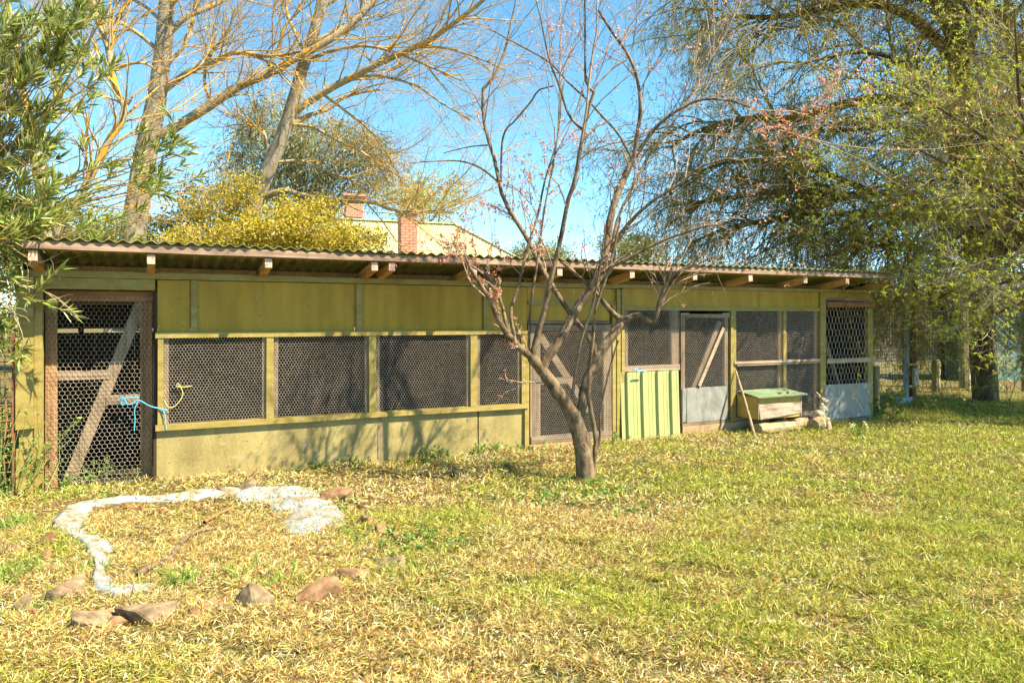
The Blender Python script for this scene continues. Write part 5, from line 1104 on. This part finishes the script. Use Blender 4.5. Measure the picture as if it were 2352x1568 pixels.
B3 = spawn(rng, *B2, 18000, (0.25, 0.85), (0.3, 1.1), 5, 0.65, 0.006, -0.1, 0.2, (0.1, 1.0), -0.05, -0.15, 0.4)
V, Fq, _ = merge([tubes(*B1, 5), tubes(*B2, 3), tubes(*B3, 3)]); tag(obj('twigs', V, Fq, BTWIG, big), 'dense hanging olive brown twigs', kind='stuff')
C0, D0 = sites(rng, B3, 70000); n = len(C0)
W0 = leaves(rng, C0, D0*0.7+rng.normal(size=(n, 3))*0.45+[0, 0, -0.45], rng.uniform(0.12, 0.34, n), rng.uniform(0.008, 0.015, n), pal(rng, n, [(0.24, 0.18, 0.04), (0.33, 0.25, 0.055), (0.19, 0.165, 0.03), (0.42, 0.31, 0.09)], [3, 3, 3, 1], 0.2), 0.1)
C1, D1 = sites(rng, B3, 70000); n = len(C1)
W1 = leaves(rng, C1, D1*0.4+rng.normal(size=(n, 3))*0.7+[0, 0, -0.2], rng.uniform(0.03, 0.07, n), rng.uniform(0.014, 0.028, n), pal(rng, n, [(0.26, 0.26, 0.025), (0.36, 0.35, 0.04), (0.48, 0.48, 0.06), (0.17, 0.17, 0.025)], [4, 3, 1.5, 2], 0.2), 0.12)
V, F3, cc = merge([W0, W1]); F3 = F3[0]
tag(obj('crown', V, F3, LEAF, big, cc), kind='stuff')

# --- younger budding tree, pale twigs with lime leaf tufts, nearer on the right
rng = np.random.default_rng(81)
yb = at(2480, HV, 10.6)*[1, 1, 0]
yt = thing('budding_tree', 'sprawling pale barked tree with lime green leaf tufts at the right of the aviary', 'tree', yb)
YL = [([(2480, 990), (2470, 800), (2450, 650), (2440, 540)], 40, 30, 0.0), ([(2450, 640), (2400, 500), (2340, 380), (2240, 300), (2160, 250), (2080, 200)], 16, 4, -0.6),
      ([(2445, 600), (2360, 540), (2260, 520), (2200, 545), (2150, 580)], 16, 4, 0.3), ([(2440, 560), (2360, 440), (2300, 330), (2260, 230), (2240, 150)], 16, 4, 0.2),
      ([(2442, 560), (2380, 400), (2345, 250), (2335, 120), (2330, 20)], 14, 4, -0.5), ([(2450, 680), (2380, 640), (2300, 650), (2220, 690), (2150, 720)], 12, 3, 0.4),
      ([(2445, 600), (2340, 480), (2200, 420), (2060, 420), (1950, 460)], 13, 3, 0.8), ([(2450, 660), (2350, 590), (2260, 600), (2190, 640)], 11, 3, -0.5),
      ([(2440, 560), (2500, 420), (2540, 300)], 18, 5, 0.0), ([(2400, 500), (2300, 440), (2180, 380), (2100, 340), (2020, 330)], 11, 3, -0.4), ([(2445, 600), (2300, 560), (2160, 480), (2060, 470), (1980, 480)], 11, 3, 1.6),
      ([(2450, 690), (2370, 690), (2290, 720), (2230, 770)], 10, 3, 0.6), ([(2445, 620), (2360, 600), (2280, 620), (2200, 660), (2130, 700)], 11, 3, 1.0), ([(2440, 560), (2340, 500), (2250, 470), (2190, 510), (2160, 560)], 11, 3, 0.2), ([(2445, 600), (2380, 480), (2300, 420), (2220, 410), (2140, 450)], 11, 3, 0.9)]
P, R = traced(YL, 10.6, 10, 16)
obj('trunk', *tubes(P, R, 8), BARKB, yt, smooth=True)
Y1 = spawn(rng, P[1:], R[1:], 240, (0.4, 1.2), (0.4, 1.1), 8, 0.5, 0.011, 0.0, 0.16, (0.15, 1.0), -0.06, 0.12, 0.35)
Y2 = spawn(rng, *Y1, 1700, (0.2, 0.65), (0.4, 1.1), 7, 0.6, 0.006, 0.0, 0.16, (0.1, 1.0), -0.08, 0.25, 0.45)
Y3 = spawn(rng, *Y2, 4200, (0.08, 0.3), (0.4, 1.1), 5, 0.7, 0.0042, 0.0, 0.15, (0.1, 1.0), -0.05, 0.25, 0.5)
V, Fq, _ = merge([tubes(*Y1, 4), tubes(*Y2, 3), tubes(*Y3, 3)]); tag(obj('twigs', V, Fq, PTWIG, yt), 'pale curling twigs', kind='stuff')
tp_ = np.concatenate([Y3[0][:, -1], Y2[0][:, -1]]); tdv = norm(np.concatenate([Y3[0][:, -1]-Y3[0][:, -2], Y2[0][:, -1]-Y2[0][:, -2]]))
ok = rng.random(len(tp_)) < 0.8; tp_ = tp_[ok]; tdv = tdv[ok]; per = 9; n = len(tp_)*per
V, F3, cc = leaves(rng, np.repeat(tp_, per, 0)-np.repeat(tdv, per, 0)*rng.uniform(0, 0.05, (n, 1)), np.repeat(tdv, per, 0)*0.5+rng.normal(size=(n, 3))*0.6+[0, 0, 0.25], rng.uniform(0.025, 0.055, n), rng.uniform(0.012, 0.022, n),
                   pal(rng, n, [(0.44, 0.46, 0.04), (0.36, 0.40, 0.04), (0.54, 0.54, 0.08), (0.26, 0.31, 0.035)], [4, 3, 2, 2], 0.15), 0.12)
tag(obj('crown', V, F3, LEAF, yt, cc), 'lime green young leaf tufts', kind='stuff')

# ------------------------------------------------------------ lawn: clippings, blades, weeds
rng = np.random.default_rng(91)
def scatter(n, d0, d1, power=1.0, umin=-150, umax=2500):
    """points over the lawn, denser towards the near end"""
    q = rng.random(n); d = (d0**power+(d1**power-d0**power)*q)**(1/power)
    t = (rng.uniform(umin, umax, n)-CX)/F
    p = d[:, None]*FW[:2]+(d*t)[:, None]*RT[:2]; return p[:, 0], p[:, 1]
def keep(x, y, fence=True):
    q = prel(x, y); rim = (q > 0.80) & (q < 1.01) & (rng.random(len(x)) < np.where(x > pcen[0]+0.35, 0.62, 0.90)) & ~((y < pcen[1]-0.3) & (x > pcen[0]-0.6))
    return ((y < 7.86) | (x > XR+0.05) | (x < XL-0.1)) & ~rim
def greenness(x, y):
    g_ = 0.20+0.60*vnoise(x, y, 1.7, 2.2)+0.40*vnoise(x, y, 4.3, 0.4)+0.30*np.clip((x-4.5)/4.0, 0, 1)+0.25*np.clip((x-7)/3, 0, 1)
    lat = x*RT[0]+y*RT[1]; g_ = g_+0.6*np.clip((lat-0.4)/2.0, 0, 1)*np.clip((7.5-y)/3, 0.4, 1)
    tr = np.hypot(x-pb_[0]-0.1, (y-pb_[1]+0.25)*1.4); g_ = g_+0.45*np.exp(-(tr/0.8)**2)
    g_ = g_-0.6*np.clip((0.95-prel(x, y))/0.2, 0, 1)
    return np.clip(g_, 0.04, 0.96)
def blades(n, d0, d1, L, W, pitch, hover, cols_dry, w_dry, cols_gr, w_gr, power, bias=0.0):
    x, y = scatter(n, d0, d1, power); ok = keep(x, y); x = x[ok]; y = y[ok]; n = len(x)
    cl = 0.55*vnoise(x, y, 9.0, 5.1)+0.45*vnoise(x, y, 21.0, 1.3)+0.35*vnoise(x, y, 3.3, 8.0); ok = rng.random(n) < np.clip(0.75+1.3*cl, 0.16, 1.0); x = x[ok]; y = y[ok]; cl = cl[ok]; n = len(x)
    z = gz(x, y)+rng.uniform(hover[0], hover[1], n)+0.022*np.clip(cl+0.3, 0, 1)
    yaw = rng.uniform(0, 2*np.pi, n); pt = rng.normal(size=n)*pitch[1]+pitch[0]
    D = np.stack([np.cos(yaw)*np.cos(pt), np.sin(yaw)*np.cos(pt), np.sin(pt)], 1)
    gr = rng.random(n) < np.clip(greenness(x, y)+bias, 0, 1)
    cc = np.where(gr[:, None], pal(rng, n, cols_gr, w_gr, 0.2), pal(rng, n, cols_dry, w_dry, 0.2))
    return leaves(rng, np.stack([x, y, z], 1), D, rng.uniform(L[0], L[1], n), rng.uniform(W[0], W[1], n), cc, 0.1)
DRY = [(0.40, 0.30, 0.10), (0.50, 0.41, 0.16), (0.28, 0.18, 0.06), (0.34, 0.14, 0.05), (0.62, 0.55, 0.33), (0.10, 0.058, 0.02), (0.38, 0.34, 0.08)]; WD = [5, 4, 3, 1.8, 2.0, 4, 3]
GRN = [(0.28, 0.29, 0.035), (0.38, 0.37, 0.06), (0.17, 0.20, 0.028), (0.48, 0.45, 0.13), (0.09, 0.115, 0.022)]; WG = [4, 3, 3, 2, 1.5]
DRY = [(a*1.28, b*1.3, c*1.35) for a, b, c in DRY]; GRN = [(a*1.18, b*1.22, c*1.15) for a, b, c in GRN]
parts = [blades(480000, 2.6, 6.0, (0.022, 0.070), (0.002, 0.0055), (0.25, 0.42), (0.0, 0.03), DRY, WD, GRN, WG, 1.6, -0.08),
         blades(300000, 6.0, 14.0, (0.03, 0.08), (0.004, 0.010), (0.35, 0.4), (0.0, 0.03), DRY, WD, GRN, WG, 1.3, -0.04)]
V, F3, cc = merge(parts); tag(obj('grass_clippings', V, F3, STRAW, None, cc), 'dry mown grass clippings strewn over the lawn', 'grass', kind='stuff')
parts = [blades(90000, 2.6, 7.0, (0.03, 0.075), (0.003, 0.006), (1.0, 0.35), (-0.005, 0.0), GRN, WG, GRN, WG, 1.5), blades(80000, 7.0, 16.0, (0.04, 0.09), (0.005, 0.010), (0.9, 0.35), (-0.005, 0.0), GRN, WG, GRN, WG, 1.2)]
V, F3, cc = merge(parts); x = V[::4, 0]; y = V[::4, 1]; g_ = greenness(x, y); ok = rng.random(len(x)) < g_
idx = np.nonzero(ok)[0]; Vn = V.reshape(-1, 4, 3)[idx].reshape(-1, 3); Cn = cc.reshape(-1, 4, 3)[idx].reshape(-1, 3); f = np.arange(len(Vn)).reshape(-1, 4)
tag(obj('lawn_grass', Vn, np.concatenate([f[:, [0, 1, 2]], f[:, [0, 2, 3]]]), LEAF, None, Cn), 'short green grass growing through the clippings', 'grass', kind='stuff')
# pale withered weed leaves
n = 26000; x, y = scatter(n, 2.6, 11, 1.4); cl = vnoise(x, y, 2.6, 7.0)+0.6*vnoise(x, y, 6.5, 3.0); ok = keep(x, y) & (rng.random(n) < np.clip(cl*1.3-0.15, 0.01, 1)) & (prel(x, y) > 0.95); x = x[ok]; y = y[ok]; n = len(x)
D = rng.normal(size=(n, 3)); D[:, 2] = np.abs(D[:, 2])*0.5
V, F3, cc = leaves(rng, np.stack([x, y, gz(x, y)+rng.uniform(0.004, 0.035, n)], 1), D, rng.uniform(0.012, 0.036, n), rng.uniform(0.008, 0.020, n), pal(rng, n, [(0.70, 0.70, 0.52), (0.60, 0.62, 0.36), (0.45, 0.52, 0.22), (0.76, 0.74, 0.62)], [3, 3, 2, 1], 0.12), 0.25)
tag(obj('withered_leaves', V, F3, STRAW, None, cc), 'pale withered weed leaves scattered on the lawn', 'leaves', kind='stuff')

# upright tufts and leafy weeds as separate plants
def tuft(p, n, h, label, cols=GRN, wts=WG, spread=0.08, wd=(0.005, 0.011)):
    C = np.array([p[0], p[1], float(gz(p[0], p[1]))-0.01])+rng.normal(size=(n, 3))*[spread, spread, 0]
    D = norm(rng.normal(size=(n, 3))*[0.55, 0.55, 0.1]+[0, 0, 1]); L = rng.uniform(0.45, 1.0, n)*h; W = rng.uniform(wd[0], wd[1], n)
    s = norm(np.cross(D, rng.normal(size=(n, 3)))); out = D*[1, 1, 0]
    q = [C-s*W[:, None]/2, C+s*W[:, None]/2]; m = C+D*(L*0.55)[:, None]; e = C+D*L[:, None]*0.95+out*(L*0.25)[:, None]-[0, 0, 1]*(L*0.08)[:, None]
    V = np.stack([q[0], q[1], m+s*W[:, None]*0.45, m-s*W[:, None]*0.45, e], 1).reshape(-1, 3); f = np.arange(5*n).reshape(n, 5)
    t = thing('grass_tuft', label, 'grass tuft', (p[0], p[1], 0), 'grass tufts on the lawn')
    tag(obj('blades', V, [f[:, [0, 1, 2, 3]], f[:, [3, 2, 4]]], LEAF, t, np.repeat(pal(rng, n, cols, wts, 0.15), 5, 0)), kind='stuff'); return t
G2 = [(0.20, 0.30, 0.05), (0.28, 0.38, 0.07), (0.14, 0.23, 0.04), (0.38, 0.42, 0.10)]; W2_ = [3, 3, 2, 1]
TF = [(950, 690, 120, 0.22, 'tall green grass tuft growing inside the front of the pond'), (95, 400, 140, 0.20, 'thick green grass tuft beside the upright orange stone'), (80, 660, 170, 0.18, 'dense grass tuft behind the lumpy grey stone'),
      (340, 490, 60, 0.11, 'short grass tuft against the left pond rim'), (420, 630, 70, 0.13, 'grass tuft beside the dark overhanging boulder'), (1290, 640, 60, 0.16, 'thin grass tuft behind the pointed tan boulder'), (1480, 700, 60, 0.16, 'grass tuft between the two front boulders'),
      (1800, 320, 60, 0.10, 'small dense grass tuft above the upright pinkish stone'), (2120, 660, 70, 0.13, 'straw pale grass tuft below the blocky tan stone'), (400, 740, 60, 0.13, 'grass tuft in front of the dark overhanging boulder'), (900, 350, 30, 0.08, 'small grass tuft near the back of the pond'),
      (180, 830, 50, 0.12, 'grass tuft beside the rough brown stone'), (560, 250, 70, 0.10, 'low grass tuft behind the pale pond rim'), (250, 120, 90, 0.16, 'grass tuft at the foot of the netting door post'), (700, 150, 60, 0.14, 'grass tuft at the door jamb foot'), (60, 520, 60, 0.15, 'loose grass tuft by the flat pale red slab')]
for (x, y, n, h, lab) in TF:
    p = gp(0.44*x, 1034.9+0.44*y); tuft(p, n, h, lab, G2, W2_, 0.075)
def weed(p, n, h, label, leafl=(0.02, 0.05), cols=None, name='weed', spread=0.14, flowers=None):
    base = np.array([p[0], p[1], float(gz(p[0], p[1]))]); t = thing(name, label, 'plant', base, 'weeds along the aviary')
    ns_ = max(6, n//14); S0 = base+rng.normal(size=(ns_, 3))*[spread, spread*0.6, 0]; S0[:, 2] = base[2]-0.01
    E0 = S0+np.stack([rng.normal(size=ns_)*h*0.35, rng.normal(size=ns_)*h*0.35, rng.uniform(0.5, 1.0, ns_)*h], 1)
    P = np.stack([S0, (S0+E0)/2+rng.normal(size=(ns_, 3))*0.02, E0], 1); tag(obj('stems', *tubes(P, np.tile([0.004, 0.003, 0.0015], (ns_, 1)), 4), GREENST, t), kind='stuff')
    i = rng.integers(0, ns_, n); f = rng.random((n, 1)); C = S0[i]*(1-f)+E0[i]*f
    D = rng.normal(size=(n, 3)); D[:, 2] = np.abs(D[:, 2])*0.6
    V, F3, cc = leaves(rng, C, D, rng.uniform(leafl[0], leafl[1], n), rng.uniform(leafl[0]*0.7, leafl[1]*0.6, n), pal(rng, n, cols or [(0.14, 0.24, 0.05), (0.22, 0.33, 0.07), (0.30, 0.38, 0.09)], [3, 3, 1][:len(cols)] if cols else [3, 3, 1], 0.15), 0.15)
    tag(obj('leaves', V, F3, LEAF, t, cc), kind='stuff')
    if flowers is not None:
        m = 60; k_ = rng.integers(0, min(4, ns_), m); V, F3, cc = leaves(rng, E0[k_]+rng.normal(size=(m, 3))*0.012, rng.normal(size=(m, 3)), 0.02, 0.016, pal(rng, m, [flowers], [1], 0.05), 0.1); obj('flowers', V, F3, LEAF, t, cc)
GREENST = surf('green_stem', [(0.3, (0.13, 0.17, 0.04)), (0.7, (0.24, 0.28, 0.08))], (9, 9, 9), 1, 2, 0.7, 0)
WD_ = [(560, 1083, 60, 0.10, 'low weed against the aviary below the second netting window'), (700, 1078, 50, 0.08, 'small weed at the foot of the low olive wall'), (830, 1066, 70, 0.12, 'leafy weed in the tree shadow below the sill joint'), (1020, 1052, 90, 0.14, 'spiky weed beside the grey stone under the sill'),
       (1110, 1045, 110, 0.12, 'spreading weed at the dark sheet joint'), (1180, 1035, 120, 0.13, 'broad weed patch beside the grey netting door'), (1410, 1018, 60, 0.14, 'upright grass weed at the post next to the green sheet'), (1320, 1112, 140, 0.08, 'clover patch round the plum trunk'), (1400, 1130, 160, 0.07, 'low clover mat in front of the plum trunk'),
       (1290, 1150, 160, 0.07, 'clover mat left of the plum trunk'), (1440, 1185, 130, 0.06, 'thin clover mat on the lawn below the plum tree'), (935, 1245, 150, 0.09, 'green clover mat beside the flat sandy red stone'), (980, 1275, 120, 0.08, 'clover mat next to the blocky tan stone'),
       (120, 1105, 110, 0.30, 'tall creeper weed in the netting door corner'), (215, 1105, 90, 0.22, 'leafy weed climbing the bottom of the netting door'), (165, 1118, 80, 0.16, 'weed clump under the door brace')]
for (u, v, n, h, lab) in WD_: weed(gp(u, v), int(n*2.2), h*1.15, lab, spread=0.2 if 'mat' in lab or 'patch' in lab else 0.09)
weed(gp(1975, 1006), 150, 0.22, 'pale flowering weed on the lawn before the galvanised panel', (0.02, 0.05), None, 'weed', 0.08, (0.80, 0.76, 0.45))
weed(at(10, 1130, 6.55)*[1, 1, 0], 900, 0.95, 'green creeper growing through the rusty mesh panel', (0.02, 0.05), [(0.16, 0.26, 0.05), (0.25, 0.36, 0.08)], 'creeper', 0.17)
weed(at(0, 1130, 7.3)*[1, 1, 0], 1100, 1.3, 'taller creeper behind the rusty mesh panel', (0.02, 0.05), [(0.12, 0.20, 0.04), (0.20, 0.30, 0.06)], 'creeper', 0.25)
weed(np.array([XR+0.25, 7.9, 0]), 160, 0.6, 'dark iris clump at the aviary end post', (0.05, 0.12), [(0.08, 0.14, 0.03), (0.14, 0.21, 0.05)], 'weed', 0.12)
